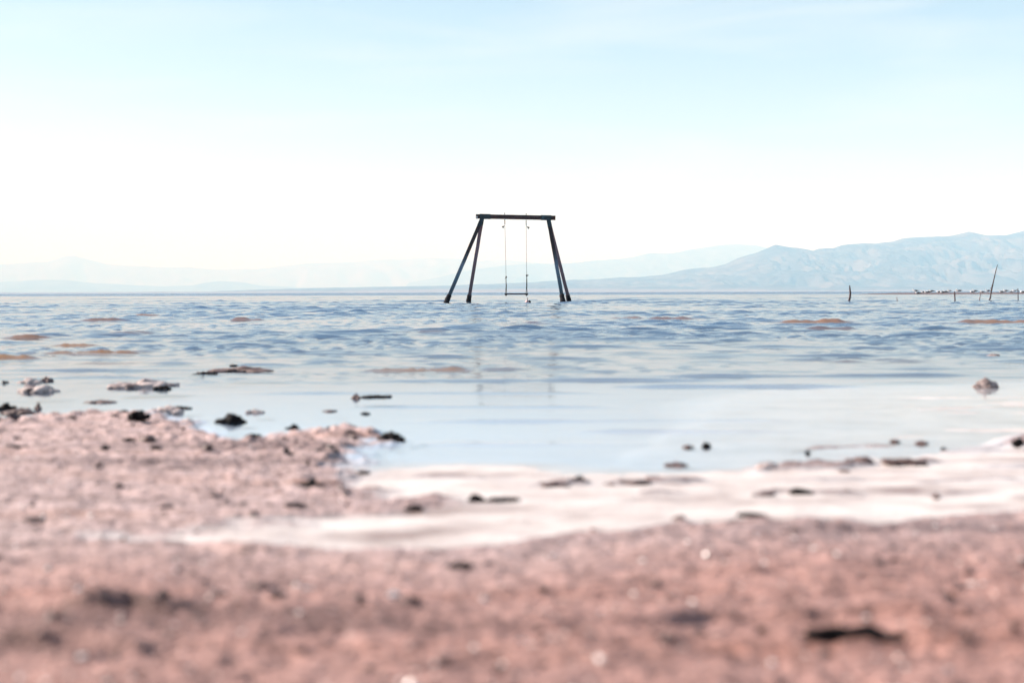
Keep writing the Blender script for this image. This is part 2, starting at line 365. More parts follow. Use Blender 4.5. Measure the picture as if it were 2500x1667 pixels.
def water_z(X, Y, step):
    z = np.zeros_like(X)
    wx = 0.35 * perlin(X * 0.21, Y * 0.21); wy = 0.5 * perlin(X * 0.17 + 40, Y * 0.17)
    for gi, (comps, hgt, thr) in enumerate(GROUPS):
        f = np.zeros_like(X); en = 0
        for kx, ky, a, ph, lam in comps:
            f += a * sstep(1.5, 3.0, lam / step) * np.sin(kx * (X + wx) + ky * (Y + wy) + ph)
        sc_ = (0.35, 0.16, 0.05)[gi]
        gust = 0.25 + 1.5 * np.clip(0.5 + 1.2 * perlin(X * sc_ + 7 * gi, Y * sc_ * 1.2 + 3 * gi), 0, 1)
        z += hgt * gust * (np.log1p(np.exp(np.clip((f - thr) * 3.0, -30, 30))) / 3.0 + 0.04 * f)
    env = 0.05 + 0.40 * sstep(5.1, 6.7, Y + 0.6 * perlin(X * 0.6, Y * 0.3)) + 0.55 * sstep(6.2, 10.0, Y + perlin(X * 0.4, Y * 0.2 + 9))
    env = env * sstep(2.6, 4.6, Y + 0.2 * perlin(X, Y)) 
    env = np.maximum(env, 0.0) * (1 + 0.9 * sstep(12, 45, Y)) * (1 - 0.45 * sstep(70, 170, Y))
    z = z * env
    # single swell crests
    for x0, x1, yc, hgt, s in CRESTS:
        yl = yc + (0.9 * s * perlin(X * 0.9 / (s * 9) + yc * 3, X * 0 + yc) if hgt > 0.0125 else 0) + (0.25 * s * perlin(X / s * 0.35, X * 0 + yc * 5) if hgt > 0.0125 else 0.06 * perlin(X * 1.1 + yc * 5, X * 0 + 2.2))
        t = (Y - yl) / s
        w = max(0.12, 0.22 * (x1 - x0))
        f = sstep(x0 - w * 0.4, x0 + w, X) * (1 - sstep(x1 - w, x1 + w * 0.4, X))
        prof = np.where(t < 0, np.exp(-(t / 0.75) ** 2), np.exp(-(t / 1.8) ** 2))
        mod = 1.0 if hgt > 0.0125 else 0.0
        f = f * np.clip(0.85 + (0.9 * perlin(X / (s * 3.2) + yc, X * 0 + yc * 2) + 0.5 * perlin(X / s, X * 0 + yc * 3)) * mod + (1 - mod) * 0.9 * perlin(X * 1.7 + yc * 9, X * 0 + yc), 0, 1.3)
        z = z + hgt * f * prof
    return z
wyr = []; y = 2.45
while y < 185:
    wyr.append(y); y += 0.018 + 0.0016 * y
steps = np.array([0.018 + 0.0016 * v for v in wyr])
while y < 33000: wyr.append(y); y *= 1.35
wyr = np.array(wyr); steps = np.concatenate([steps, np.full(len(wyr) - len(steps), 1e6)])
uw = np.concatenate([-np.array([60, 14, 5, 2.6, 1.6, 1.25, 1.1]), np.linspace(-1, 1, 540), np.array([1.1, 1.25, 1.6, 2.6, 5, 14, 60])])
halfw = 0.385 * wyr + 0.5
WX = uw[None, :] * halfw[:, None]; WY = np.repeat(wyr[:, None], len(uw), 1)
ST = np.maximum(np.repeat(steps[:, None], len(uw), 1), (np.minimum(halfw, 1e5)[:, None] * 2 / 540))
wz = water_z(WX, WY, ST) * (1 - sstep(1.0, 1.25, np.abs(uw)))[None, :]
near = (WY < 14).ravel()
dep = np.full(WX.size, 0.3)
gnear = ground_fields(WX.ravel()[near], WY.ravel()[near])[0]
dep[near] = wz.ravel()[near] - gnear
me = mesh_np('water', np.stack([WX.ravel(), WY.ravel(), wz.ravel()], -1), grid_quads(len(wyr), len(uw)))
attr(me, 'depth', np.clip(dep, 0, 1)); attr(me, 'far', sstep(120, 260, WY).ravel())
weed = np.zeros(WX.size)                # golden weedy sand close under the surface, under some of the swells
fx_, fy_ = WX.ravel(), WY.ravel()
for (x0, x1, yc, hgt, s), g in zip(CRESTS, [1, 1, 1, .7, .5, .5, .6, .5, .9, .35, .5, .45, .6, .6, .4, 1, .4, .5, .4, .3, .25]):
    cx, hw_ = 0.5 * (x0 + x1), 0.5 * (x1 - x0) + s
    weed = np.maximum(weed, g * np.exp(-np.clip(np.abs((fx_ - cx) / hw_), 0, 5) ** 4 - ((fy_ - yc) / (s * 6)) ** 2))
attr(me, 'weed', np.clip(weed, 0, 1))

def water_material():
    mt = bpy.data.materials.new('lake_water'); mt.use_nodes = True; nt = mt.node_tree; nt.nodes.clear()
    N = nt.nodes.new; lk = nt.links.new
    out = N('ShaderNodeOutputMaterial'); gl = N('ShaderNodeBsdfGlossy'); tr = N('ShaderNodeBsdfTransparent'); df = N('ShaderNodeBsdfDiffuse')
    fr = N('ShaderNodeFresnel')
    geo = N('ShaderNodeNewGeometry'); ir = N('ShaderNodeMapRange'); ir.inputs['To Min'].default_value = 1.333; ir.inputs['To Max'].default_value = 0.75
    lk(geo.outputs['Backfacing'], ir.inputs[0]); lk(ir.outputs[0], fr.inputs['IOR'])      # same reflectance seen from below, so the sun reaches the bed
    tr.inputs['Color'].default_value = (0.97, 0.98, 0.99, 1)
    t = N('ShaderNodeTexCoord')
    nn = N('ShaderNodeTexNoise'); nn.inputs['Scale'].default_value = 0.35; nn.inputs['Detail'].default_value = 3
    rp = N('ShaderNodeValToRGB'); rp.color_ramp.elements[0].position = 0.35; rp.color_ramp.elements[0].color = (0.26, 0.10, 0.006, 1)
    rp.color_ramp.elements[1].position = 0.65; rp.color_ramp.elements[1].color = (0.34, 0.14, 0.005, 1)
    lk(t.outputs['Object'], nn.inputs['Vector']); lk(nn.outputs['Fac'], rp.inputs[0])
    a = N('ShaderNodeAttribute'); a.attribute_name = 'depth'; ag = N('ShaderNodeAttribute'); ag.attribute_name = 'weed'
    dm = N('ShaderNodeMath'); dm.operation = 'SUBTRACT'; dm.inputs[0].default_value = 1.0; lk(ag.outputs['Fac'], dm.inputs[1])
    cm = N('ShaderNodeMix'); cm.data_type = 'RGBA'; lk(dm.outputs[0], cm.inputs[0]); lk(rp.outputs[0], cm.inputs[6]); cm.inputs[7].default_value = (0.065, 0.12, 0.20, 1)
    lk(cm.outputs[2], df.inputs['Color'])
    m1 = N('ShaderNodeMath'); m1.operation = 'MULTIPLY'; m1.inputs[1].default_value = -9.0; lk(a.outputs['Fac'], m1.inputs[0])
    m2 = N('ShaderNodeMath'); m2.operation = 'EXPONENT'; lk(m1.outputs[0], m2.inputs[0])
    mx = N('ShaderNodeMixShader'); lk(m2.outputs[0], mx.inputs[0]); lk(df.outputs[0], mx.inputs[1]); lk(tr.outputs[0], mx.inputs[2])
    # fine ripples
    mp_ = N('ShaderNodeMapping'); mp_.inputs['Scale'].default_value = (1, 1.8, 1); lk(t.outputs['Object'], mp_.inputs[0])
    n2 = N('ShaderNodeTexNoise'); n2.inputs['Scale'].default_value = 9.0; n2.inputs['Detail'].default_value = 3; lk(mp_.outputs[0], n2.inputs['Vector'])
    f = N('ShaderNodeAttribute'); f.attribute_name = 'far'
    bp = N('ShaderNodeBump'); bp.inputs['Distance'].default_value = 0.004
    d1 = N('ShaderNodeMapRange'); d1.inputs['From Min'].default_value = 0.03; d1.inputs['From Max'].default_value = 0.10; d1.inputs['To Min'].default_value = 0.06; d1.inputs['To Max'].default_value = 0.08
    lk(a.outputs['Fac'], d1.inputs[0]); lk(d1.outputs[0], bp.inputs['Strength'])
    lk(n2.outputs['Fac'], bp.inputs['Height'])
    rg = N('ShaderNodeMapRange'); rg.inputs['To Min'].default_value = 0.06; rg.inputs['To Max'].default_value = 0.2
    lk(f.outputs['Fac'], rg.inputs[0]); lk(rg.outputs[0], gl.inputs['Roughness'])
    # far off, where single waves are too small to build, the facets tilt at random
    nf = N('ShaderNodeTexNoise'); nf.inputs['Scale'].default_value = 0.6; nf.inputs['Detail'].default_value = 2; lk(t.outputs['Object'], nf.inputs['Vector'])
    v1 = N('ShaderNodeVectorMath'); v1.operation = 'SUBTRACT'; v1.inputs[1].default_value = (0.5, 0.62, 0.5); lk(nf.outputs['Color'], v1.inputs[0])
    v2 = N('ShaderNodeVectorMath'); v2.operation = 'MULTIPLY'; v2.inputs[1].default_value = (0.6, 0.9, 0.0); lk(v1.outputs[0], v2.inputs[0])
    v3 = N('ShaderNodeVectorMath'); v3.operation = 'SCALE'; lk(v2.outputs[0], v3.inputs[0]); lk(f.outputs['Fac'], v3.inputs['Scale'])
    v4 = N('ShaderNodeVectorMath'); v4.operation = 'ADD'; lk(bp.outputs[0], v4.inputs[0]); lk(v3.outputs[0], v4.inputs[1])
    v5 = N('ShaderNodeVectorMath'); v5.operation = 'NORMALIZE'; lk(v4.outputs[0], v5.inputs[0])
    for s in (gl, df, fr): lk(v5.outputs[0], s.inputs['Normal'])
    m3 = N('ShaderNodeMixShader'); lk(fr.outputs[0], m3.inputs[0]); lk(mx.outputs[0], m3.inputs[1]); lk(gl.outputs[0], m3.inputs[2])
    lk(m3.outputs[0], out.inputs[0])
    return mt
water = link('water', me, water_material()); tag(water, 'rippled pale blue lake water, calm and shallow at the shore', None, None, 'structure')

# ------------------------------------------------------------------ far shore and mountains
def range_mesh(name, prof, Y0, front, back, nx, nv, gully, mats, label, apron=0.0, seed=0, mesh_scale=1.0):
    px = np.array([p[0] for p in prof], float); py = np.array([p[1] for p in prof], float)
    pts = [at(a, b, Y0) for a, b in prof]
    xs = np.array([p.x for p in pts]); zs = np.array([p.z for p in pts])
    X = np.linspace(xs[0], xs[-1], nx); H = np.interp(X, xs, zs)
    sc_ = Y0 / 12000.0
    H = H + (fbm(X / (260 * sc_) + seed, X * 0 + seed, 4) * 10 * sc_) * sstep(5 * sc_, 120 * sc_, H)
    H = np.maximum(H, 1.0)
    v = np.concatenate([np.linspace(0, 1, nv), 1 + np.linspace(0, 1, nv // 3)[1:]])
    XX = np.repeat(X[None, :], len(v), 0); V = np.repeat(v[:, None], nx, 1)
    HH = np.repeat(H[None, :], len(v), 0)
    wob = fbm(XX / (1500 * sc_) + seed * 3, V * 2 + seed, 3) * 0.18
    vv = np.clip(V + wob * np.sin(np.clip(V, 0, 1) * np.pi), 0, 2)
    yy = np.where(V <= 1, Y0 - front * (1 - V), Y0 + back * (V - 1))
    up_ = np.where(vv <= 1, apron * np.minimum(vv / 0.5, 1) + (1 - apron) * np.clip((vv - 0.25) / 0.75, 0, 1) ** 1.35, 1 - 0.9 * (vv - 1))
    ridged = 1 - np.abs(fbm((XX + yy * 0.35) / (420 * sc_) + seed + 0.5 * fbm(XX / (900 * sc_), yy / (900 * sc_) + seed, 2), yy / (1300 * sc_) + seed * 2, 5, 0.66)) * 2.0
    gl = gully * np.sin(np.clip(V, 0, 1) * np.pi) ** 0.8 * (ridged - 0.6)
    Z = HH * np.clip(up_ * (1 + 0.0 * V) + gl * np.clip(up_ * 2.2, 0, 1), -0.05, 1.03)
    Z[0] = -1.2; Z[-1] = -1.2
    me_ = mesh_np(name, np.stack([XX.ravel(), yy.ravel(), Z.ravel()], -1), grid_quads(len(v), nx))
    o = link(name, me_, mats); return tag(o, label, None, None, 'structure')
rock_far = noisy('desert_rock', (0.04, 0.038, 0.036), (0.13, 0.105, 0.09), scale=0.004, rough=1.0, spec=0.0, lo=0.4, hi=0.7)
rock_red = noisy('reddish_rock', (0.10, 0.06, 0.055), (0.20, 0.125, 0.115), scale=0.002, rough=1.0, spec=0.0)
plain_m = noisy('desert_plain', (0.13, 0.10, 0.09), (0.26, 0.20, 0.175), scale=0.003, rough=1.0, spec=0.0, stretch=(1, 4, 1))
PROF_R = [(600, 708), (700, 705), (800, 702.5), (900, 701), (1000, 699), (1100, 697), (1200, 693), (1300, 689), (1400, 683), (1480, 680), (1560, 676), (1620, 671), (1660, 661),
    (1700, 655), (1740, 651), (1770, 645), (1800, 632), (1840, 620), (1860, 611), (1893, 598), (1920, 603), (1950, 605), (1985, 613), (2000, 607), (2035, 605), (2055, 598),
    (2105, 594), (2145, 594), (2175, 591), (2205, 581), (2230, 580), (2280, 578), (2325, 576), (2350, 571), (2365, 566), (2385, 571), (2410, 575), (2455, 575), (2475, 569), (2500, 563),
    (2600, 552), (2700, 556), (2800, 575), (2950, 590), (3150, 630), (3400, 660), (3800, 700)]
range_mesh('mountain_range', PROF_R, 12000, 3200, 2500, 820, 130, 0.40, rock_far, 'hazy blue mountain range with ravines rising at the right end of the lake', apron=0.14, seed=3)
PROF_M = [(1000, 690), (1150, 660), (1230, 648), (1300, 644), (1350, 643), (1420, 641), (1480, 634), (1540, 628), (1590, 617), (1640, 620), (1690, 609), (1740, 600), (1770, 597), (1840, 598),
    (1860, 602), (1900, 610), (1950, 616), (2050, 640), (2200, 690)]
range_mesh('mountain_range', PROF_M, 24000, 3000, 3000, 200, 40, 0.25, rock_far, 'paler mountain ridge half hidden behind the blue range at right', apron=0.1, seed=8)
PROF_L = [(-900, 690), (-500, 650), (-200, 655), (0, 645), (60, 642), (115, 640), (150, 627), (180, 623), (210, 632), (260, 645), (350, 650), (450, 653), (550, 658), (600, 656), (650, 655),
    (700, 648), (750, 643), (850, 640), (950, 633), (1050, 629), (1110, 631), (1150, 636), (1200, 637), (1240, 635), (1280, 638), (1330, 643), (1450, 660), (1600, 690)]
range_mesh('mountain_range', PROF_L, 30000, 3000, 2500, 320, 40, 0.25, rock_red, 'almost white distant mountains along the left horizon', apron=0.1, seed=14)
PROF_H = [(-600, 700), (-100, 694), (0, 690), (70, 684), (150, 683), (200, 688), (300, 695), (400, 699), (470, 696), (490, 692), (540, 686), (600, 690), (640, 698), (760, 703)]
range_mesh('mountain_range', PROF_H, 22000, 1500, 1500, 160, 24, 0.2, rock_far, 'low pale hills in front of the distant left mountains', apron=0.2, seed=5)
# low shore plain
px_ = np.linspace(-2200, 4200, 240)
Xs = np.array([at(a, 716, 8600).x for a in px_])
rows = [(8500, -1.0), (8600, 0.6), (8900, 6.0), (9800, 12.0), (10500, 14), (11500, -1)]
vsx = []
for k, (yy, zz) in enumerate(rows):
    w = np.interp(px_, [-2200, 300, 700, 1100, 2500, 4200], [0.9, 0.8, 1.2, 1.7, 1.0, 1.0])
    zz_ = zz * w * (1 + 0.5 * fbm(Xs / 700 + k * 0.3, Xs * 0 + k * 0.2, 3)) if zz > 0 else np.full_like(Xs, zz)
    vsx.append(np.stack([Xs, np.full_like(Xs, yy), zz_], -1))
me = mesh_np('far_shore', np.concatenate(vsx), grid_quads(len(rows), len(px_)))
tag(link('far_shore', me, plain_m), 'low pinkish desert plain along the far shore of the lake', None, None, 'structure')

# ------------------------------------------------------------------ haze
def haze():
    x0, x1, y0, y1, z0, z1 = -36000, 36000, -3000, 43000, -62, 1010
    bm = bmesh.new()
    bmesh.ops.create_cube(bm, size=1)
    for v in bm.verts:
        v.co = Vector((x0 if v.co.x < 0 else x1, y0 if v.co.y < 0 else y1, z0 if v.co.z < 0 else z1))
    mt = bpy.data.materials.new('haze'); mt.use_nodes = True; nt = mt.node_tree; nt.nodes.clear()
    out = nt.nodes.new('ShaderNodeOutputMaterial'); pv = nt.nodes.new('ShaderNodeVolumePrincipled')
    pv.inputs['Color'].default_value = (0.35, 0.66, 1.0, 1); pv.inputs['Density'].default_value = 1.5e-4
    pv.inputs['Absorption Color'].default_value = (1, 1, 1, 1); pv.inputs['Anisotropy'].default_value = -0.05
    nt.links.new(pv.outputs[0], out.inputs['Volume'])
    o = bm_obj('haze', bm, mt); tag(o, 'thin bright desert haze over the lake', None, None, 'stuff')
haze()
# ------------------------------------------------------------------ shape helpers
from mathutils import noise as mnoise
def tube_bm(pts, rad, n=8, bm=None, cap=True, twist=0.0, square=False):
    bm = bm or bmesh.new(); rings = []
    pts = [Vector(p) for p in pts]
    for i, p in enumerate(pts):
        t = (pts[min(i + 1, len(pts) - 1)] - pts[max(i - 1, 0)]).normalized()
        a = Vector((0, 1, 0)) if abs(t.y) < 0.9 else Vector((1, 0, 0))
        s = t.cross(a).normalized(); b = s.cross(t).normalized()
        r = rad[i] if hasattr(rad, '__len__') else rad
        rx, ry = r if hasattr(r, '__len__') else (r, r)
        ring = []
        for k in range(n):
            an = 2 * math.pi * (k + (0.5 if square else 0)) / n + twist * i
            c, d = math.cos(an), math.sin(an)
            if square: c, d = c * 1.41421, d * 1.41421
            ring.append(bm.verts.new(p + s * c * rx + b * d * ry))
        rings.append(ring)
    for a, b in zip(rings[:-1], rings[1:]):
        for k in range(n): bm.faces.new((a[k], a[(k + 1) % n], b[(k + 1) % n], b[k]))
    if cap:
        bm.faces.new(rings[0][::-1]); bm.faces.new(rings[-1])
    return bm
def lerp_pts(p1, p2, n): return [p1.lerp(p2, i / (n - 1)) for i in range(n)]
def lump_bm(w, d, h, seed, flat=0.0, rough=0.25, sink=0.5, sub=3, angular=0.0):
    bm = bmesh.new(); bmesh.ops.create_icosphere(bm, subdivisions=sub, radius=1.0)
    off = Vector((seed * 7.31, seed * 3.77, seed * 1.93))
    for v in bm.verts:
        n = v.co.copy()
        k = 1 + rough * (mnoise.noise(n * 1.2 + off) * 1.1 + mnoise.noise(n * 2.7 + off) * 0.6 + mnoise.noise(n * 6.0 + off) * 0.3 + mnoise.noise(n * 13.0 + off) * 0.12)
        if angular: k *= 1 - angular * (mnoise.cell(n * 1.6 + off) * 0.5)
        z = n.z
        if flat: z = math.copysign(abs(z) ** (1 - flat * 0.7), z)
        v.co = Vector((n.x * k * w / 2, n.y * k * d / 2, z * k * h if z > 0 else z * k * h * sink))
    return bm

# ------------------------------------------------------------------ materials of the objects
timber = noisy('weathered_timber', (0.030, 0.016, 0.014), (0.075, 0.035, 0.032), scale=7, rough=0.8, bump=0.004, bump_scale=30, stretch=(1, 1, 1))
teal_steel = noisy('dark_teal_steel', (0.012, 0.022, 0.028), (0.03, 0.045, 0.052), scale=9, rough=0.6, bump=0.001)
dark_wrap = noisy('dark_wet_crust', (0.007, 0.006, 0.007), (0.020, 0.015, 0.016), scale=12, rough=0.8, bump=0.01, bump_scale=25, spec=0.1)
black_rubber = mat('black_webbing', (0.012, 0.012, 0.014), 0.6)
grey_rope = mat('thin_grey_rope', (0.07, 0.066, 0.066), 0.9)
steel = mat('dull_steel', (0.10, 0.10, 0.11), 0.45, 0.5, 0.6)
pale_paint = mat('faded_blue_paint', (0.10, 0.20, 0.27), 0.7)
white_paint = mat('chipped_white_paint', (0.6, 0.6, 0.6), 0.8)
seat_wood = noisy('seat_board', (0.05, 0.032, 0.042), (0.10, 0.06, 0.075), scale=9, rough=0.8, stretch=(1, 6, 1))
drift = noisy('driftwood', (0.035, 0.022, 0.024), (0.10, 0.065, 0.065), scale=14, rough=0.85, bump=0.004, bump_scale=40)
drift_pale = noisy('grey_driftwood', (0.12, 0.09, 0.09), (0.26, 0.20, 0.19), scale=14, rough=0.85, bump=0.003, bump_scale=40)
def leg_mat(name, stops):
    mt = mat(name, rough=0.75, spec=0.4); nt = mt.node_tree; b = nt.nodes['Principled BSDF']
    t = nt.nodes.new('ShaderNodeTexCoord'); sx = nt.nodes.new('ShaderNodeSeparateXYZ'); nt.links.new(t.outputs['Object'], sx.inputs[0])
    n = nt.nodes.new('ShaderNodeTexNoise'); n.inputs['Scale'].default_value = 5; n.inputs['Detail'].default_value = 6; nt.links.new(t.outputs['Object'], n.inputs['Vector'])
    a = nt.nodes.new('ShaderNodeMath'); a.operation = 'MULTIPLY_ADD'; a.inputs[1].default_value = 0.5; nt.links.new(n.outputs['Fac'], a.inputs[0]); nt.links.new(sx.outputs['Z'], a.inputs[2])
    d = nt.nodes.new('ShaderNodeMath'); d.operation = 'DIVIDE'; d.inputs[1].default_value = 3.7; nt.links.new(a.outputs[0], d.inputs[0])
    rp = nt.nodes.new('ShaderNodeValToRGB'); els = rp.color_ramp.elements
    while len(els) < len(stops): els.new(0.5)
    for e, (p, c) in zip(els, stops): e.position = p; e.color = (*c, 1)
    nt.links.new(d.outputs[0], rp.inputs[0])
    m2 = nt.nodes.new('ShaderNodeMix'); m2.data_type = 'RGBA'; m2.blend_type = 'MULTIPLY'; m2.inputs[0].default_value = 0.6
    n3 = nt.nodes.new('ShaderNodeTexNoise'); n3.inputs['Scale'].default_value = 22; n3.inputs['Detail'].default_value = 5; nt.links.new(t.outputs['Object'], n3.inputs['Vector'])
    nt.links.new(rp.outputs[0], m2.inputs[6]); nt.links.new(n3.outputs['Fac'], m2.inputs[7])
    sc_ = nt.nodes.new('ShaderNodeMix'); sc_.data_type = 'RGBA'; sc_.blend_type = 'MULTIPLY'; sc_.inputs[0].default_value = 1.0; sc_.inputs[7].default_value = (1.5, 1.5, 1.5, 1)
    nt.links.new(m2.outputs[2], sc_.inputs[6]); nt.links.new(sc_.outputs[2], b.inputs['Base Color'])
    bp = nt.nodes.new('ShaderNodeBump'); bp.inputs['Distance'].default_value = 0.004; nt.links.new(n3.outputs['Fac'], bp.inputs['Height']); nt.links.new(bp.outputs[0], b.inputs['Normal'])
    return mt
front_leg_m = leg_mat('timber_with_blue_paint_and_sky_light', [(0.05, (0.03, 0.03, 0.035)), (0.18, (0.05, 0.075, 0.095)), (0.32, (0.085, 0.13, 0.165)), (0.42, (0.12, 0.16, 0.21)), (0.50, (0.07, 0.075, 0.09)), (0.58, (0.030, 0.017, 0.017)), (0.86, (0.026, 0.015, 0.014))])  # blue-grey lower part mixes faded paint with sky light put into the colour
rear_leg_m = leg_mat('bare_reddish_timber', [(0.05, (0.06, 0.04, 0.042)), (0.20, (0.15, 0.095, 0.10)), (0.60, (0.23, 0.145, 0.155)), (0.80, (0.21, 0.10, 0.10)), (0.92, (0.05, 0.02, 0.02))])

# ------------------------------------------------------------------ the swing standing in the lake
SY = 52.0
base = at(1238, 740, SY); base.z = 0
frame = empty('swing_stand', base, 'tall dark timber swing frame with splayed legs standing alone in the lake', 'swing frame')
def local(p): return Vector(p) - Vector(base)
def square_post(p1, p2, w, n=14, seed=1, jit=0.006):
    pts = lerp_pts(Vector(p1), Vector(p2), n)
    pts = [p + Vector((mnoise.noise(Vector((seed, i * 0.6, 0))) * jit, mnoise.noise(Vector((seed, 9, i * 0.6))) * jit, 0)) for i, p in enumerate(pts)]
    return tube_bm(pts, [w / 2 * (1 + 0.04 * mnoise.noise(Vector((seed * 3, i * 0.9, 5)))) for i in range(n)], n=4, square=True)
bl, br = local(at(1162, 528.6, SY)), local(at(1356, 532.3, SY))
bm = square_post(bl, br, 0.155, 16, 3, 0.004); bm_obj('beam', bm, timber, frame)
LEGS = [((1178, 531), (1088.5, 741), -1.15, 0.128, front_leg_m), ((1177.5, 533), (1143.2, 740), 1.15, 0.125, rear_leg_m),
        ((1338.3, 533), (1375.2, 740), -1.15, 0.128, front_leg_m), ((1339.0, 535), (1390.8, 740), 1.15, 0.122, rear_leg_m)]
for i, (t, b_, dy, w, mm) in enumerate(LEGS):
    p1 = local(at(t[0], t[1], SY + 0.06 * np.sign(dy))); p2 = local(at(b_[0], b_[1], SY + dy))
    ax = (p2 - p1).normalized()
    q2 = p2 + ax * ((p2.z + 0.75) / -ax.z)
    lg = bm_obj('leg', square_post(p1, q2, w, 16, 10 + i), mm, frame)
    if i % 2 == 0: lg['label'] = 'front leg with faded blue paint and sky light coloured into its lower half'
    else: lg['label'] = 'bare reddish brown rear leg'
    g0 = p2 + ax * ((p2.z + 0.25) / -ax.z); g1 = p2 - ax * 0.33
    pts = lerp_pts(g0, g1, 9)
    rr = [w * (0.74 + 0.16 * mnoise.noise(Vector((i * 5, k * 1.1, 1))) + (0.05 if k < 6 else -0.03)) for k in range(9)]
    pts = [p + Vector((0.02 * mnoise.noise(Vector((i * 2, k, 3))), 0, 0)) for k, p in enumerate(pts)]
    bm_obj('foot_wrap', tube_bm(pts, rr, n=9), dark_wrap, lg, smooth=True)
    if i % 2 == 0:
        c = p2.lerp(p1, 0.215 if i == 0 else 0.31)
        bm = bmesh.new(); bmesh.ops.create_cone(bm, cap_ends=True, segments=8, radius1=0.028, radius2=0.022, depth=0.03,
                                                matrix=Matrix.Translation(c + Vector((0.01, -w * 0.62, 0))) @ Matrix.Rotation(R(90), 4, 'X'))
        bm_obj('bolt', bm, steel, lg)
for (x0, x1, ys, lab) in ((1171.5, 1197.5, (528.6, 529.2), 'l'), (1320.5, 1346, (531.6, 532.1), 'r')):
    a, b_ = local(at(x0, ys[0], SY)), local(at(x1, ys[1], SY))
    br_ = bm_obj('bracket', square_post(a, b_, 0.178, 3, 4, 0.0), teal_steel, frame)
    i0 = 0 if lab == 'l' else 2
    for j in (i0, i0 + 1):      # socket sleeves that hold the two legs of that end
        t, bb, dy, w, mm = LEGS[j]
        p1 = local(at(t[0], t[1], SY + 0.06 * np.sign(dy))); p2 = local(at(bb[0], bb[1], SY + dy)); ax = (p2 - p1).normalized()
        L0, L1 = (0.02, 0.36) if j % 2 == 0 else (0.02, 0.24)
        bm_obj('leg_socket', square_post(p1 + ax * L0, p1 + ax * L1, w * 1.09, 3, 1, 0.0), teal_steel, br_)
    if lab == 'r':              # the pale C-shaped mark on the right bracket
        c = local(at(1327, 531, SY)) + Vector((0, -0.092, 0))
        pts = [c + Vector((0.032 * math.cos(R(an)), 0, 0.04 * math.sin(R(an)))) for an in range(50, 311, 26)]
        bm_obj('painted_mark', tube_bm(pts, 0.007, 5), pale_paint, br_)
bm = lump_bm(0.07, 0.012, 0.04, 5, rough=0.5, sub=2); bm_obj('paint_chip', bm, white_paint, frame).location = local(at(1164.2, 531, SY)) + Vector((0, -0.079, 0))
# faint illegible lettering cut into the beam
rl = random.Random(4); k = 0; x = 1200.0
bm = bmesh.new()
while x < 1318:
    yb = 529.2 + (x - 1162) * 0.0191
    if rl.random() < 0.86:
        for s in range(rl.choice((2, 2, 3))):
            c = local(at(x + rl.uniform(0, 4), yb + rl.uniform(-1.6, 1.6), SY)) + Vector((0, -0.0785, 0))
            v = rl.random() < 0.6
            bmesh.ops.create_cube(bm, size=1, matrix=Matrix.Translation(c) @ Matrix.Diagonal((0.012 if v else 0.045, 0.004, 0.05 if v else 0.011, 1)))
    x += rl.uniform(5.5, 7.5)
red_worn = mat('worn_reddish_lettering', (0.10, 0.05, 0.048), 0.9)
bm_obj('worn_lettering', bm, red_worn, frame)['kind'] = 'stuff'

swing_o = at(1260, 718, SY)
swing = empty('swing', swing_o, 'empty plank swing hanging on thin ropes just above the lake', 'swing')
def sl(p): return Vector(p) - Vector(swing_o)
def torus_bm(c, rx, rz, r, turn=0.0, n=12, m_=5):
    pts = []
    for k in range(n + 1):
        an = 2 * math.pi * k / n
        v = Vector((rx * math.cos(an), 0, rz * math.sin(an))); v.rotate(Matrix.Rotation(turn, 3, 'Z')); pts.append(Vector(c) + v)
    return tube_bm(pts, r, m_, cap=False)
SIDES = [dict(bx=1232.3, by=(519.5, 535), cy=550.5, clip=(1229.4, 553.2), rope=[(1232.6, 551), (1233.3, 575), (1234.4, 620), (1235.5, 676)], knot=(1235.6, 676.5), seat=1235.6),
         dict(bx=1284.5, by=(520.8, 537), cy=552.0, clip=(1288.6, 555.0), rope=[(1284.6, 552), (1284.9, 580), (1285.4, 630), (1285.8, 671)], knot=(1285.9, 673), seat=1285.6)]
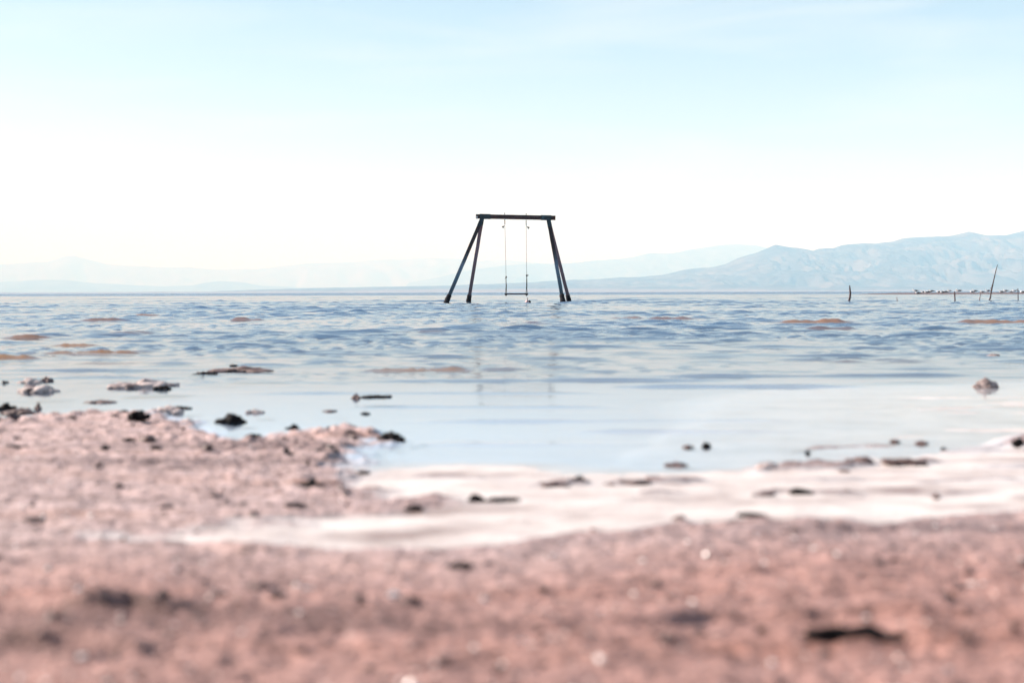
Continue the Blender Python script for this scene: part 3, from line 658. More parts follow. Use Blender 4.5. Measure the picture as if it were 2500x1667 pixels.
for i, s in enumerate(SIDES):
    p0, p1 = sl(at(s['bx'], s['by'][0], SY)), sl(at(s['bx'], s['by'][1], SY))
    eb = bm_obj('eye_bolt', tube_bm([p0 + swing_o - base, p1 + swing_o - base], 0.012, 6), steel, frame)
    cp = empty('chain', (0, 0, 0), None, None); del_cat = cp; cp.parent = swing
    yy = s['by'][1] + 1.5; turn = 0
    for k in range(4):
        L_ = (2.6, 4.6, 2.4, 2.4)[k]
        c = sl(at(s['bx'] + 0.1 * k, yy + L_ / 2, SY))
        bm_obj('link', torus_bm(c, 0.011 if k != 1 else 0.026, L_ * 0.5 * upx(SY) + 0.006, 0.0075, turn), steel, cp); yy += L_; turn += R(90) if k != 0 else R(60)
    q = sl(at(s['clip'][0], s['clip'][1], SY)); top_ = sl(at(s['bx'] + (0.3 if i == 0 else 0.1), s['cy'], SY))
    cl = bm_obj('rope_end', tube_bm([top_, top_.lerp(q, 0.5) + Vector((0, 0, 0.004)), q], 0.009, 5), black_rubber, swing)
    d = (q - top_).normalized()
    bm_obj('frayed_tuft', tube_bm([q - d * 0.02, q + d * 0.02, q + d * 0.055], [0.014, 0.034, 0.045], 7), black_rubber, cl)
    pts = [sl(at(a, b_, SY)) for a, b_ in s['rope']]
    bm_obj('rope', tube_bm(pts, 0.006, 6), grey_rope, swing)
    kp = sl(at(s['knot'][0], s['knot'][1], SY)); zb = sl(at(s['seat'], 717, SY))
    st = tube_bm([kp, kp.lerp(zb, 0.25) + Vector((-0.004, 0, 0)), kp.lerp(zb, 0.5) + Vector((0.005, 0, 0)), kp.lerp(zb, 0.66), kp.lerp(zb, 0.8) + Vector((-0.014, 0, 0)), zb + Vector((-0.019, 0, 0))],
                 [0.010, 0.014, 0.021, 0.022, 0.011, 0.010], 7)
    tube_bm([kp, kp.lerp(zb, 0.3) + Vector((0.012 if i else 0.004, -0.01, 0)), kp.lerp(zb, 0.66) + Vector((0.006, -0.01, 0)), kp.lerp(zb, 0.8) + Vector((0.014, 0, 0)), zb + Vector((0.019, 0, 0))],
            [0.009, 0.010, 0.013, 0.011, 0.010], 7, bm=st)
    stp = bm_obj('strap', st, black_rubber, swing)
    bm = lump_bm(0.06, 0.05, 0.04, 20 + i, rough=0.4, sink=1.0, sub=2); bmesh.ops.translate(bm, vec=kp, verts=bm.verts)
    if i == 0: tube_bm([kp, kp + Vector((-0.02, 0, -0.03)), kp + Vector((-0.04, 0, -0.07))], [0.012, 0.012, 0.005], 5, bm=bm)
    else: tube_bm([kp + Vector((0.036 * math.cos(R(an)) + 0.022, 0, 0.028 * math.sin(R(an)) + 0.01)) for an in range(0, 361, 30)], 0.008, 5, bm=bm, cap=False)
    bm_obj('knot', bm, black_rubber, stp)
    if i == 1:
        c2 = kp.lerp(zb, 0.49); bm = lump_bm(0.05, 0.05, 0.025, 33, rough=0.3, sink=1.0, sub=2); bmesh.ops.translate(bm, vec=c2, verts=bm.verts); bm_obj('knot', bm, black_rubber, stp)
sp0, sp1 = sl(at(1231.9, 717.8, SY)), sl(at(1289.5, 717.6, SY))
bm = bmesh.new()
pts = lerp_pts(sp0, sp1, 12); bm = tube_bm(pts, [(0.11, 0.024)] * 12, 4, square=True)
# tube cross axes: make the board flat (wide in depth, thin in height)
for v in bm.verts:
    i_ = min(range(12), key=lambda k: abs(pts[k].x - v.co.x)); o_ = v.co - pts[i_]
    v.co = pts[i_] + Vector((0, math.copysign(0.11, o_.y), math.copysign(0.024, o_.z)))
seat = bm_obj('seat', bm, seat_wood, swing)
for s in SIDES:
    c = sl(at(s['seat'], 718.2, SY)); hw = 0.058
    bm = bmesh.new()
    prof = [(-hw, 0.022), (hw, 0.022), (hw, -0.004), (0.016, -0.062), (-0.016, -0.062), (-hw, -0.004)]
    a = [bm.verts.new(c + Vector((x, -0.125, z))) for x, z in prof]; b_ = [bm.verts.new(c + Vector((x, 0.125, z))) for x, z in prof]
    bm.faces.new(a); bm.faces.new(b_[::-1])
    for k in range(6): bm.faces.new((a[k], b_[k], b_[(k + 1) % 6], a[(k + 1) % 6]))
    bmesh.ops.recalc_face_normals(bm, faces=bm.faces)
    bm_obj('rope_cleat', bm, black_rubber, seat)

# floating debris below the seat
dy_ = 47.5; dpos = at(1287.5, 741, dy_); dpos.z = 0
deb = empty('floating_debris', dpos, 'small pale lump with an upright stick in the water below the swing', 'debris')
pale_crust = noisy('pale_pink_crust', (0.36, 0.24, 0.24), (0.55, 0.42, 0.41), scale=16, rough=0.9, bump=0.01, bump_scale=20)
bm_obj('lump', lump_bm(0.16, 0.16, 0.09, 41, rough=0.35), pale_crust, deb, smooth=True)
bm = tube_bm([Vector((0.005, 0, 0.05)), Vector((0.01, 0, 0.12)), Vector((0.004, 0, 0.185))], [0.014, 0.012, 0.008], 6); bm_obj('stick', bm, drift, deb)
bm = lump_bm(0.085, 0.09, 0.05, 44, rough=0.25, sink=1.0, sub=2); bmesh.ops.translate(bm, vec=(0.075, 0, 0.045), verts=bm.verts); bm_obj('knob', bm, dark_wrap, deb, smooth=True)

# ------------------------------------------------------------------ posts and branches in the water
def stick(name, label, cat, pts, rad, Y, m_, group=None, twigs=()):
    b0 = at(pts[0][0], pts[0][1], Y); b0.z = 0
    o = empty(name, b0, label, cat, group)
    P = [at(a, b_, Y) - b0 for a, b_ in pts]
    P = [P[0] + (P[0] - P[1]) * (0.5 / max(0.05, (P[1] - P[0]).length))] + P
    rad = [rad[0]] + list(rad)
    Q, q = [], []
    for i in range(len(P) - 1):
        for k in range(4):
            Q.append(P[i].lerp(P[i + 1], k / 4)); q.append(rad[i] + (rad[i + 1] - rad[i]) * k / 4)
    Q.append(P[-1]); q.append(rad[-1])
    q = [r_ * (1 + 0.22 * mnoise.noise(Vector((b0.x * 3, i * 0.8, 2)))) for i, r_ in enumerate(q)]
    bm_obj('stem', tube_bm(Q, q, 8), m_, o, smooth=True)
    for tp, tr in twigs:
        bm_obj('twig', tube_bm([at(a, b_, Y) - b0 for a, b_ in tp], tr, 6), m_, o, smooth=True)
    return o
PG = 'weathered sticks standing in the water at right'
stick('wooden_post', 'thick dark curved post alone in the water, leftmost of the sticks at right', 'post', [(2072, 738), (2074.8, 727), (2076, 717), (2075, 706), (2074.2, 697)], [.042, .038, .034, .028, .022], 51, drift, PG)
stick('stake', 'tiny thin pale stake barely above the water right of the thick curved post', 'stake', [(2190.5, 737.5), (2190, 731), (2189.2, 725.5)], [.018, .014, .010], 50, drift_pale, PG)
stick('wooden_post', 'short straight dark stump in front of the gulls', 'post', [(2331.6, 736.5), (2331, 724), (2330.4, 711.5)], [.027, .024, .021], 51, drift, PG)
stick('stake', 'pale crooked stake between the straight stump and the tall leaning branch', 'stake', [(2389.5, 737.5), (2391.6, 730), (2393, 721), (2393.2, 711)], [.020, .017, .014, .010], 51, drift_pale, PG)
stick('dead_branch', 'tall thin branch leaning right out of the water near the right edge', 'branch', [(2413, 737), (2417.4, 728), (2419.8, 713), (2421.2, 704), (2424.6, 690), (2428.5, 673), (2431, 662), (2435.2, 646.5)], [.031, .028, .025, .030, .022, .019, .016, .010], 51, drift, PG,
      [([(2421, 705), (2418.8, 704), (2417.5, 703.2)], [.014, .010, .006]), ([(2426.5, 682), (2428.4, 679.5)], [.012, .007])])
stick('wooden_post', 'thin upright stick with a drooping side twig, rightmost of the sticks', 'post', [(2485.7, 736.5), (2485.4, 720), (2485, 704)], [.018, .016, .012], 51, drift, PG,
      [([(2485, 709.5), (2482, 708.2), (2479.4, 709.6), (2478.2, 712)], [.012, .012, .010, .006]), ([(2485.2, 709.5), (2488.6, 711.6)], [.012, .006])])

# ------------------------------------------------------------------ sandbar with gulls
BY = 163.0
def sandbar():
    xs = np.linspace(at(2080, 718, BY).x, at(3300, 718, BY).x, 260); ys = np.linspace(BY - 7, BY + 16, 40)
    XX, YY = np.meshgrid(xs, ys)
    w = sstep(xs[0], at(2240, 718, BY).x, XX)
    e = 1 - np.abs((YY - BY - 3) / (4.0 + 5 * w + 2.5 * fbm(XX * 0.25, YY * 0.05, 3)))
    Z = -0.08 + (0.06 + 0.17 * w) * np.clip(e * 1.6 + 0.5 * fbm(XX * 0.5, YY * 0.3, 3), -1, 1.15) + 0.012 * fbm(XX * 1.7, YY * 1.7, 2)
    me_ = mesh_np('sandbar', np.stack([XX.ravel(), YY.ravel(), Z.ravel()], -1), grid_quads(40, 260))
    mm = noisy('sandbar_mud', (0.065, 0.045, 0.045), (0.14, 0.095, 0.092), scale=0.9, rough=0.8)
    tag(link('sandbar', me_, mm), 'low strip of brown mud in the water under the gulls', None, None, 'structure')
    return XX, YY, Z
SBX, SBY, SBZ = sandbar()
def sb_z(x, y):
    i = int(np.argmin(np.abs(SBX[0] - x))); j = int(np.argmin(np.abs(SBY[:, 0] - y))); return max(0.0, float(SBZ[j, i]))
feather_white = mat('white_feathers', (0.78, 0.76, 0.75), 0.8); feather_dark = mat('slate_wing_feathers', (0.022, 0.024, 0.03), 0.75)
feather_grey = mat('pale_grey_feathers', (0.35, 0.31, 0.31), 0.8)
beak_m = mat('yellow_beak', (0.45, 0.25, 0.04), 0.5); leg_m = mat('pinkish_legs', (0.35, 0.2, 0.17), 0.7)
def loft(rings, n=12):
    bm = bmesh.new(); rr = []
    for (x, y, z, ry, rz) in rings:
        rr.append([bm.verts.new((x, y + ry * math.cos(2 * math.pi * k / n), z + rz * math.sin(2 * math.pi * k / n))) for k in range(n)])
    for a, b_ in zip(rr[:-1], rr[1:]):
        for k in range(n): bm.faces.new((a[k], a[(k + 1) % n], b_[(k + 1) % n], b_[k]))
    bm.faces.new(rr[0][::-1]); bm.faces.new(rr[-1]); bmesh.ops.recalc_face_normals(bm, faces=bm.faces)
    return bm
def gull_proto(pose):
    up_ = {'stand': 0.0, 'rest': -0.085, 'tuck': -0.085}[pose]
    body_r = [(-.30, 0, .165, .012, .008), (-.22, 0, .165, .034, .018), (-.10, 0, .155, .070, .058), (.02, 0, .150, .088, .080), (.11, 0, .165, .076, .078)]
    if pose == 'tuck': head = [(.16, 0, .195, .052, .055), (.165, 0, .225, .04, .035), (.15, 0, .245, .02, .012)]
    else: head = [(.165, 0, .205, .050, .056), (.185, 0, .25, .034, .038), (.200, 0, .285, .040, .036), (.225, 0, .292, .032, .028), (.245, 0, .288, .014, .014)]
    B = loft([(a, b_, c + up_, d, e) for a, b_, c, d, e in body_r + head])
    return dict(body=B, up=up_)
def make_gull(pose, label, wing_m, body_m):
    o = empty('gull', (0, 0, 0), label, 'gull', 'gulls resting on the sandbar')
    P = gull_proto(pose); u = P['up']
    bm_obj('body', P['body'], body_m, o, smooth=True)
    for s in (-1, 1):
        W = loft([(.10, s * .062, .185 + u, .012, .02), (.05, s * .072, .185 + u, .022, .045), (-.06, s * .068, .182 + u, .026, .052), (-.17, s * .046, .180 + u, .022, .034), (-.27, s * .022, .178 + u, .014, .016), (-.36, s * .010, .176 + u, .006, .006)], 8)
        bm_obj('wing', W, wing_m, o, smooth=True)
        if pose == 'stand': bm_obj('leg', tube_bm([(0.0, s * .03, .09), (.005, s * .03, .045), (.0, s * .032, -.01)], .006, 5), leg_m, o)
    if pose != 'tuck': bm_obj('beak', loft([(.243, 0, .287 + u, .010, .010), (.27, 0, .283 + u, .007, .008), (.298, 0, .274 + u, .002, .003)], 6), beak_m, o)
    return o
PROTO = {}
def copy_tree(o):
    c = o.copy(); COL.objects.link(c)
    for ch in [k for k in bpy.data.objects if k.parent == o]:
        d = ch.copy(); COL.objects.link(d); d.parent = c
    return c
def gull(px, dyy, pose, scale, rz, label, light=False):
    key = (pose, light)
    if key not in PROTO:
        o = make_gull(pose, label, feather_grey if light else feather_dark, feather_white); PROTO[key] = o
    else: o = copy_tree(PROTO[key])
    Y = BY + dyy; x = at(px, 718, Y).x
    o.location = (x, Y, sb_z(x, Y) + (0.0 if pose == 'stand' else -0.004)); o.scale = (scale * 1.25,) * 3; o.rotation_euler = (0, 0, R(rz)); o['label'] = label
    return o
GULLS = [
    (2234.5, 2.5, 'stand', 1.15, 188, 'large white gull with dark wings standing at the left end of the flock'),
    (2240, -2.5, 'rest', 1.1, 176, 'dark winged gull crouched at the waterline below the leftmost large gull'),
    (2254, 1.5, 'rest', 1.0, 182, 'gull resting just right of the leftmost pair, white head to the left'),
    (2261.5, -1.5, 'rest', 0.95, 170, 'gull lying low at the water edge, third from the left pair'),
    (2266.5, 2.0, 'tuck', 1.0, 185, 'gull with tucked head beside the upright one left of the flock centre'),
    (2274, 2.5, 'stand', 1.0, 180, 'gull standing with raised head at the right of the left group'),
    (2291.5, 1.5, 'tuck', 1.0, 178, 'dark sleeping gull at the left of the tight middle cluster'),
    (2299, 3.0, 'rest', 1.0, 200, 'gull at the back of the tight middle cluster'),
    (2300.5, -1.8, 'rest', 1.0, 172, 'gull at the front of the tight middle cluster by the water'),
    (2308, 0.8, 'rest', 1.05, 183, 'gull with dark back at the right of the tight middle cluster'),
    (2318, 2.5, 'stand', 1.0, 215, 'mostly white gull turned away, just left of the straight dark stump', True),
    (2336.5, 3.0, 'stand', 1.05, 230, 'white breasted gull just right of the straight dark stump', True),
    (2341, 2.2, 'stand', 1.1, 184, 'gull with long dark wings behind the white one right of the stump'),
    (2372.5, 1.2, 'tuck', 1.0, 180, 'gull with tucked head left of the pale crooked stake'),
    (2380, 2.5, 'stand', 1.0, 178, 'standing gull of the pair left of the pale crooked stake'),
    (2397.5, 1.0, 'tuck', 0.95, 182, 'low dark gull beside the pale crooked stake'),
    (2411.5, 2.4, 'stand', 1.0, 186, 'gull standing just left of the tall leaning branch'),
    (2444.5, 1.5, 'rest', 1.0, 184, 'gull resting between the tall branch and the twigged stick, left of two'),
    (2455, 3.0, 'stand', 1.0, 176, 'upright gull between the tall branch and the twigged stick, right of two'),
    (2469.5, 1.2, 'rest', 0.95, 20, 'brownish grey gull just left of the twigged stick', True),
    (2475.5, 2.6, 'stand', 0.95, 205, 'pale gull standing close to the twigged stick', True),
    (2495.5, 0.6, 'tuck', 1.0, 180, 'dark gull lying low at the right edge beyond the twigged stick'),
]
for g in GULLS: gull(*g)

# ------------------------------------------------------------------ stones and clods on the shore
shade_black = noisy('shade_black_mud', (0.004, 0.003, 0.003), (0.012, 0.009, 0.009), scale=30, rough=0.8, spec=0.1, bump=0.003, bump_scale=90)  # near-black mud colour includes the shade on the backlit sides
mud_brown = noisy('damp_brown_mud', (0.055, 0.032, 0.030), (0.13, 0.08, 0.072), scale=30, rough=0.7, bump=0.004, bump_scale=90)
crust_salt = noisy('salt_crusted_mud', (0.10, 0.065, 0.062), (0.42, 0.34, 0.32), scale=22, rough=0.7, bump=0.005, bump_scale=70, lo=0.38, hi=0.56)
pale_rock = noisy('pale_barnacled_rock', (0.09, 0.065, 0.062), (0.32, 0.25, 0.235), scale=26, rough=0.75, bump=0.004, bump_scale=80)
SM = dict(k=shade_black, b=mud_brown, s=crust_salt, p=pale_rock)
STONES = [
 # name, category, cx, width, ytop, ybase, material, flat, depth ratio, label
 ('rock', 'rock', 561, 80, 1011, 1032, 'k', .6, .6, 'flat topped black rock in the small inlet beyond the left sand'),
 ('rock', 'rock', 334, 54, 995, 1019, 'k', .2, .8, 'humped black rock on the upper edge of the left sand'),
 ('rock', 'rock', 955, 66, 1050, 1077, 'k', .3, .8, 'black pointed rock at the tip of the left sand, largest of the dark ones'),
 ('salt_slab', 'slab', 338, 150, 928, 947, 's', .5, .9, 'broad pale crusted slab lying in the shallow water at left'),
 ('mud_clod', 'mud clod', 394, 44, 940, 951, 'k', .4, .7, 'dark lump under the right end of the broad pale slab'),
 ('mud_slab', 'slab', 491, 70, 907, 917, 'k', .5, .8, 'dark low slab in the water left of the longer brown one'),
 ('mud_slab', 'slab', 585, 150, 897, 907, 'b', .6, .6, 'long thin brown slab in the water with wet shining spots'),
 ('rock', 'rock', 571, 24, 887, 894, 'k', .3, .8, 'small black rock behind the long thin brown slab'),
 ('mud_clod', 'mud clod', 112, 32, 919, 931, 'b', .3, .8, 'dark tipped clod on the pale spit at the far left'),
 ('salt_slab', 'slab', 68, 66, 924, 936, 's', .5, .8, 'pale wet spit at the far left, further one'),
 ('salt_slab', 'slab', 82, 96, 940, 958, 's', .4, .8, 'pale wet spit at the far left, nearer one with two dark ends'),
 ('mud_clod', 'mud clod', 12, 44, 984, 1000, 'k', .2, .8, 'black clod cut by the left picture edge in the shallows'),
 ('rock', 'rock', 12, 16, 927, 936, 'k', .2, .8, 'tiny black stone at the left edge beside the pale spits'),
 ('rock', 'rock', 90, 20, 986, 999, 'b', .2, .8, 'small round brown stone on a pale patch near the left edge'),
 ('mud_slab', 'slab', 34, 90, 998, 1011, 'b', .5, .7, 'long brown mud patch under the black clod at the left edge'),
 ('mud_slab', 'slab', 398, 84, 992, 1010, 's', .5, .8, 'crusted slab right of the humped black rock'),
 ('mud_slab', 'slab', 444, 46, 990, 998, 'k', .5, .7, 'thin dark slab reaching right from the crusted one by the humped rock'),
 ('mud_slab', 'slab', 236, 84, 977, 984, 'b', .6, .6, 'thin brown sliver in the calm water left of the humped rock'),
 ('mud_slab', 'slab', 917, 74, 962, 971, 'k', .6, .6, 'dark flat sliver in mid water above the pointed black rock'),
 ('rock', 'rock', 869, 24, 962, 973, 'b', .2, .8, 'small shining stone at the left end of the dark mid water sliver'),
 ('rock', 'rock', 892, 24, 1003, 1011, 'k', .3, .8, 'small dark stone in the water between the mid water sliver and the pointed rock'),
 ('mud_slab', 'slab', 805, 36, 1000, 1005, 'b', .6, .7, 'tiny brown sliver left of the small dark stone in mid water'),
 ('mud_slab', 'slab', 620, 46, 1000, 1009, 's', .6, .8, 'pale crust flake behind the flat topped black rock'),
 ('mud_clod', 'mud clod', 614, 44, 1058, 1071, 'k', .3, .8, 'black clod on the sand right of the inlet'),
 ('mud_clod', 'mud clod', 838, 62, 1036, 1043, 'k', .6, .7, 'thin black flake on the far edge of the sand left of the pointed rock'),
 ('mud_clod', 'mud clod', 715, 34, 1036, 1047, 'k', .3, .8, 'dark lump on the upper sand ridge between inlet and pointed rock'),
 ('mud_clod', 'mud clod', 790, 66, 1093, 1105, 'k', .4, .8, 'wide dark clod below the ridge left of the pointed rock'),
 ('mud_clod', 'mud clod', 697, 34, 1096, 1110, 'k', .2, .8, 'pointed dark clod in the middle of the left sand top'),
 ('mud_clod', 'mud clod', 752, 14, 1122, 1134, 'k', .1, .8, 'small dark pebble-like clod near the right edge of the left sand'),
 ('mud_clod', 'mud clod', 884, 36, 1147, 1158, 'k', .4, .8, 'curved dark clod at the corner between left sand and pale strip'),
 ('mud_clod', 'mud clod', 758, 70, 1172, 1189, 'k', .5, .6, 'long dark clod alone on the lower left sand'),
 ('mud_clod', 'mud clod', 288, 26, 1176, 1189, 'k', .2, .8, 'dark clod in the middle of the left sand'),
 ('mud_clod', 'mud clod', 172, 26, 1012, 1021, 'k', .3, .8, 'black clod on the upper left sand left of the humped rock'),
 ('mud_clod', 'mud clod', 22, 52, 1083, 1094, 'k', .5, .7, 'dark flat clod at the left edge of the left sand'),
 ('mud_clod', 'mud clod', 58, 20, 1084, 1095, 'k', .2, .8, 'small dark clod right of the flat one at the left edge'),
 ('mud_clod', 'mud clod', 255, 18, 1083, 1095, 'k', .2, .8, 'left of the three dark clods in the broken patch of left sand'),
 ('mud_clod', 'mud clod', 310, 34, 1068, 1082, 'k', .3, .8, 'upper of the three dark clods in the broken patch of left sand'),
 ('mud_clod', 'mud clod', 380, 30, 1085, 1097, 'k', .3, .8, 'right of the three dark clods in the broken patch of left sand'),
 ('mud_clod', 'mud clod', 72, 60, 1260, 1276, 'b', .4, .8, 'brown clod low on the left sand near the picture edge'),
 ('mud_clod', 'mud clod', 1010, 46, 1229, 1247, 'k', .4, .7, 'dark clod halfway along the sand tongue in the pale strip'),
 ('mud_clod', 'mud clod', 1162, 44, 1207, 1224, 'k', .3, .7, 'humped dark clod near the end of the sand tongue'),
 ('mud_slab', 'slab', 1224, 86, 1212, 1226, 'k', .6, .5, 'flat black slab forming the end of the sand tongue'),
 ('mud_clod', 'mud clod', 1410, 62, 1165, 1182, 'k', .4, .7, 'black clod on the dark ridge in the pale strip, centre right'),
 ('mud_slab', 'slab', 1350, 90, 1177, 1188, 'b', .6, .6, 'low brown ridge left of the black clod in the pale strip'),
 ('mud_slab', 'slab', 1530, 120, 1172, 1182, 'b', .6, .5, 'low brown ridge right of the black clod in the pale strip'),
 ('mud_slab', 'slab', 1640, 120, 1164, 1174, 'b', .6, .5, 'low brown mud bar at the water edge of the pale strip'),
 ('mud_clod', 'mud clod', 1959, 66, 1193, 1207, 'k', .5, .6, 'black lens shaped clod in the pale strip at right'),
 ('mud_clod', 'mud clod', 1866, 60, 1199, 1211, 'b', .5, .6, 'brown flake left of the black lens shaped clod'),
 ('mud_clod', 'mud clod', 2072, 36, 1196, 1206, 'b', .4, .7, 'brown flake right of the black lens shaped clod'),
 ('mud_clod', 'mud clod', 2288, 20, 1204, 1218, 'b', .2, .8, 'small brown clod at the right of the pale strip'),
 ('mud_clod', 'mud clod', 2062, 26, 1142, 1152, 'b', .3, .8, 'small brown clod just below the muddy waterline at right'),
 ('mud_slab', 'slab', 1655, 58, 1124, 1137, 'b', .5, .7, 'brown slab in the shallow water above the pale strip'),
 ('mud_clod', 'mud clod', 1681, 32, 1084, 1093, 'b', .4, .7, 'left of two small clods in the shallows right of centre'),
 ('mud_clod', 'mud clod', 1726, 26, 1079, 1092, 'k', .2, .8, 'right of two small clods in the shallows right of centre'),
 ('mud_clod', 'mud clod', 1973, 14, 1098, 1108, 'k', .1, .8, 'tiny dark clod in the shallows above the mud bar at right'),
 ('mud_slab', 'slab', 1880, 60, 1122, 1144, 's', .5, .8, 'crusted mud bar left part at the right waterline'),
 ('mud_slab', 'slab', 2000, 100, 1122, 1140, 'b', .5, .7, 'brown broken mud bar at the middle of the right waterline'),
 ('mud_slab', 'slab', 2105, 76, 1112, 1134, 'b', .4, .8, 'dark lumpy mud bar beside the blue pool at right'),
 ('mud_slab', 'slab', 2215, 110, 1117, 1131, 'b', .6, .5, 'long low mud bar right of the blue pool'),
 ('mud_clod', 'mud clod', 2308, 18, 1092, 1102, 'k', .1, .8, 'small dark clod left of the brown bank at the right edge'),
 ('mud_clod', 'mud clod', 2252, 34, 1074, 1084, 'b', .4, .8, 'thin brown clod in the film of water at right, nearer the bank'),
 ('mud_clod', 'mud clod', 2188, 26, 1070, 1080, 'b', .4, .8, 'thin brown clod in the film of water at right, further from the bank'),
 ('rock', 'rock', 2491, 34, 1069, 1085, 'k', .3, .8, 'black rock on the brown bank at the right edge'),
 ('rock', 'rock', 2416, 66, 921, 946, 'p', .1, .8, 'pale rock with a shaded right side in the calm water at right'),
 ('rock', 'rock', 2433, 32, 861, 871, 'p', .1, .8, 'small bright rock in the ripples behind the larger pale rock'),
 ('mud_clod', 'mud clod', 1118, 66, 1369, 1393, 'k', .2, .8, 'dark mound on the foreground sand near the centre'),
 ('mud_clod', 'mud clod', 1838, 76, 1248, 1262, 'k', .5, .5, 'black double flake on the far crest of the foreground sand'),
 ('mud_clod', 'mud clod', 1660, 36, 1254, 1270, 'b', .2, .8, 'brown hump on the far crest of the foreground sand'),
 ('mud_clod', 'mud clod', 1606, 24, 1410, 1432, 'b', .1, .8, 'small round brown clod in the middle of the foreground sand'),
 ('mud_clod', 'mud clod', 1862, 28, 1524, 1548, 'k', .1, .8, 'round dark clod left of the long black slit'),
 ('shadow_slab', 'slab', 2090, 245, 1527, 1555, 'k', .7, .2, 'long black slab standing in for the shadow under a crust edge at the lower right'),  # dark slab drawn for the shadowed gap below a crust plate
 ('mud_clod', 'mud clod', 2330, 36, 1449, 1468, 'k', .3, .7, 'small dark tilted clod at the right of the foreground sand'),
 ('mud_clod', 'mud clod', 2365, 22, 1528, 1560, 'b', .1, .8, 'brown knob right of the long black slit'),
 ('mud_clod', 'mud clod', 1708, 32, 1526, 1546, 'b', .2, .8, 'brown knob far left of the long black slit'),
 ('mud_clod', 'mud clod', 125, 52, 1484, 1524, 'b', .2, .8, 'upright brown clod at the lower left'),
 ('mud_clod', 'mud clod', 528, 44, 1434, 1455, 'b', .3, .7, 'left of two dark clods in the left foreground'),
 ('mud_clod', 'mud clod', 634, 78, 1421, 1440, 'b', .5, .6, 'right wider of two dark clods in the left foreground'),
 ('mud_clod', 'mud clod', 395, 46, 1440, 1464, 'b', .3, .7, 'slanted brown clod left of the two dark ones in the left foreground'),
 ('mud_clod', 'mud clod', 1000, 60, 1456, 1476, 'b', .5, .6, 'flat brown clod below the dark mound near the centre'),
 ('mud_clod', 'mud clod', 875, 46, 1446, 1464, 'b', .4, .7, 'faint brown clod left of the flat one below the dark mound'),
 ('mud_clod', 'mud clod', 615, 60, 1336, 1352, 'b', .4, .7, 'brown clod at the left start of the foreground sand ridge'),
 ('mud_clod', 'mud clod', 1950, 70, 1288, 1304, 'b', .4, .7, 'brown clod just below the far crest at right'),
]
SPTS = []
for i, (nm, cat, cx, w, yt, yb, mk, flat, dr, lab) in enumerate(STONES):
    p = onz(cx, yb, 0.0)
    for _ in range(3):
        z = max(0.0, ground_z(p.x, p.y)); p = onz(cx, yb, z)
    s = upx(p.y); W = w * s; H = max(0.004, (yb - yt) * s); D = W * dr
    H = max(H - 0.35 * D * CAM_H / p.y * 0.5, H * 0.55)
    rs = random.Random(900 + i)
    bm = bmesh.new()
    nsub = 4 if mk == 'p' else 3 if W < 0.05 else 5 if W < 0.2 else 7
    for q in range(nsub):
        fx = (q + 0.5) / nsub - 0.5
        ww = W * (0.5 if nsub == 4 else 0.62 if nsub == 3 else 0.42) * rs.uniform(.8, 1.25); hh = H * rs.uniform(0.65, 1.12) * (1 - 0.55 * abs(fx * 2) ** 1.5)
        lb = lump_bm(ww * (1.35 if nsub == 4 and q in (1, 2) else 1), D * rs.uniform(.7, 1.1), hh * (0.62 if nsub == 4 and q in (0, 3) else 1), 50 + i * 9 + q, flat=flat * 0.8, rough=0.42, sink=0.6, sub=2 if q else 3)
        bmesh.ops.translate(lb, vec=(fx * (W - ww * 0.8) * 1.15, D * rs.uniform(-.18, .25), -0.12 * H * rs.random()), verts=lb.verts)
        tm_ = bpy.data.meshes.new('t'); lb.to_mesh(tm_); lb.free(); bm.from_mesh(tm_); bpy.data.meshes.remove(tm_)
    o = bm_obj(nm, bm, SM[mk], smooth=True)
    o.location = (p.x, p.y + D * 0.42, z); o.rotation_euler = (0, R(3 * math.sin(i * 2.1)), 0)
    tag(o, lab, cat, 'stones and mud clods along the shore'); SPTS.append((p.x, p.y))

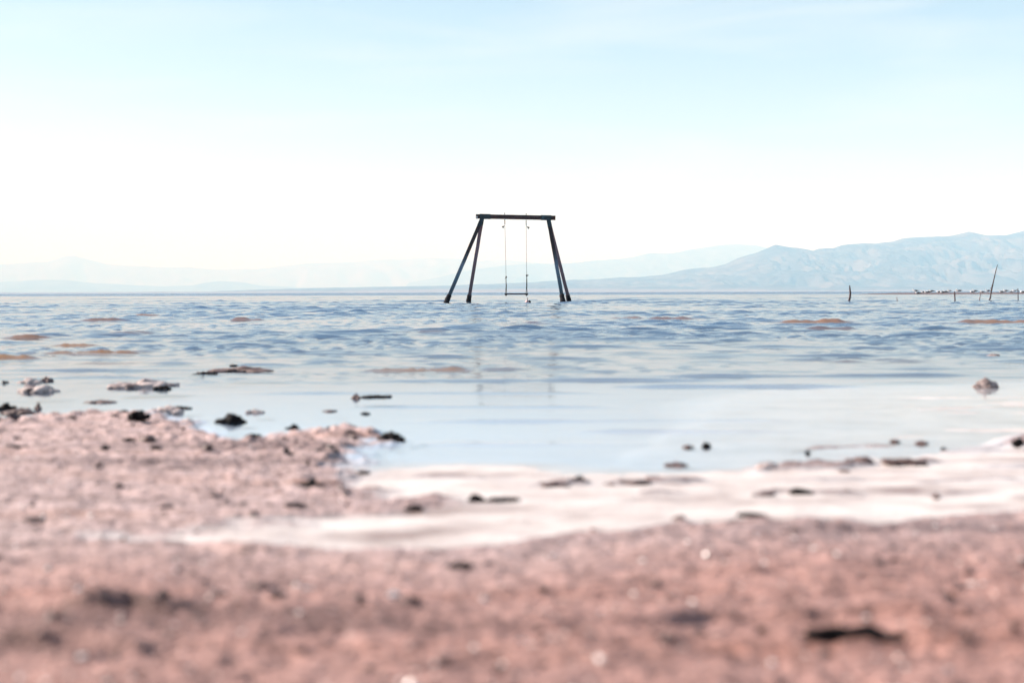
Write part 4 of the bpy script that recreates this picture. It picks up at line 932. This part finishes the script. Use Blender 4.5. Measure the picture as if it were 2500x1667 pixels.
# ------------------------------------------------------------------ small pebbles and shell grit (uncountable)
def ico():
    bm = bmesh.new(); bmesh.ops.create_icosphere(bm, subdivisions=1, radius=1.0)
    bm.verts.ensure_lookup_table()
    v = np.array([x.co[:] for x in bm.verts]); f = np.array([[q.index for q in x.verts] for x in bm.faces]); bm.free(); return v, f
IV, IF = ico()
def scatter(name, n, size, m_, label, seed, clump, flat=0.6, ymax=5.2, edge=0.0):
    r_ = np.random.RandomState(seed)
    N = n * 5
    Y = np.exp(r_.uniform(np.log(0.95), np.log(ymax), N)); X = r_.uniform(-1, 1, N) * (0.42 * Y + 0.1)
    z, salt_, wet_, body_, _s = ground_fields(X, Y)
    keep = (body_ > 0.85) & (r_.rand(N) < np.clip(0.5 + clump * fbm(X * 3 + seed, Y * 3, 2), 0.05, 1))
    if edge: keep &= (sdist(POLY_LEFT, X, Y) > 0) & (r_.rand(N) < np.exp(-np.maximum(sdist(POLY_LEFT, X, Y), 0) / edge)) & (Y > 2.3)
    idx = np.nonzero(keep)[0][:n]
    X, Y, z = X[idx], Y[idx], z[idx]; k = len(idx)
    s = np.exp(r_.normal(np.log(size), 0.45, k))
    V = IV[None] * (1 + 0.25 * r_.normal(size=(k, len(IV), 1)))
    V = V * np.stack([s * r_.uniform(.8, 1.5, k), s * r_.uniform(.8, 1.3, k), s * flat], -1)[:, None, :]
    V = V + np.stack([X, Y, z + s * flat * 0.35], -1)[:, None, :]
    F = IF[None] + (np.arange(k) * len(IV))[:, None, None]
    me_ = mesh_np(name, V.reshape(-1, 3), F.reshape(-1, 3), smooth=False)
    o = link(name, me_, m_); tag(o, label, None, None, 'stuff'); return o
pebble_m = noisy('sand_coloured_grit', (0.16, 0.09, 0.08), (0.44, 0.30, 0.27), scale=60, rough=0.6, lo=0.4, hi=0.6)
dark_grit = noisy('dark_grit', (0.03, 0.018, 0.017), (0.10, 0.06, 0.055), scale=60, rough=0.6)
shell_m = mat('bleached_shell', (0.72, 0.64, 0.60), 0.28, 0.6)
scatter('pebbles', 3500, 0.0016, pebble_m, 'fine grit and pebbles on the sand', 1, 0.6)
scatter('mud_crumbs', 350, 0.0028, dark_grit, 'small dark mud crumbs on the sand', 2, 1.0, 0.8)
scatter('shell_grit', 420, 0.0018, shell_m, 'tiny bleached shell bits glinting on the sand', 3, 0.8, 0.8)
scatter('mud_crumbs', 420, 0.0075, dark_grit, 'broken dark mud crumbs along the edge of the left sand', 5, 1.2, 0.55, edge=0.28)
scatter('mud_crumbs', 60, 0.013, mud_brown, 'larger broken mud lumps along the edge of the left sand', 6, 1.2, 0.5, edge=0.3)
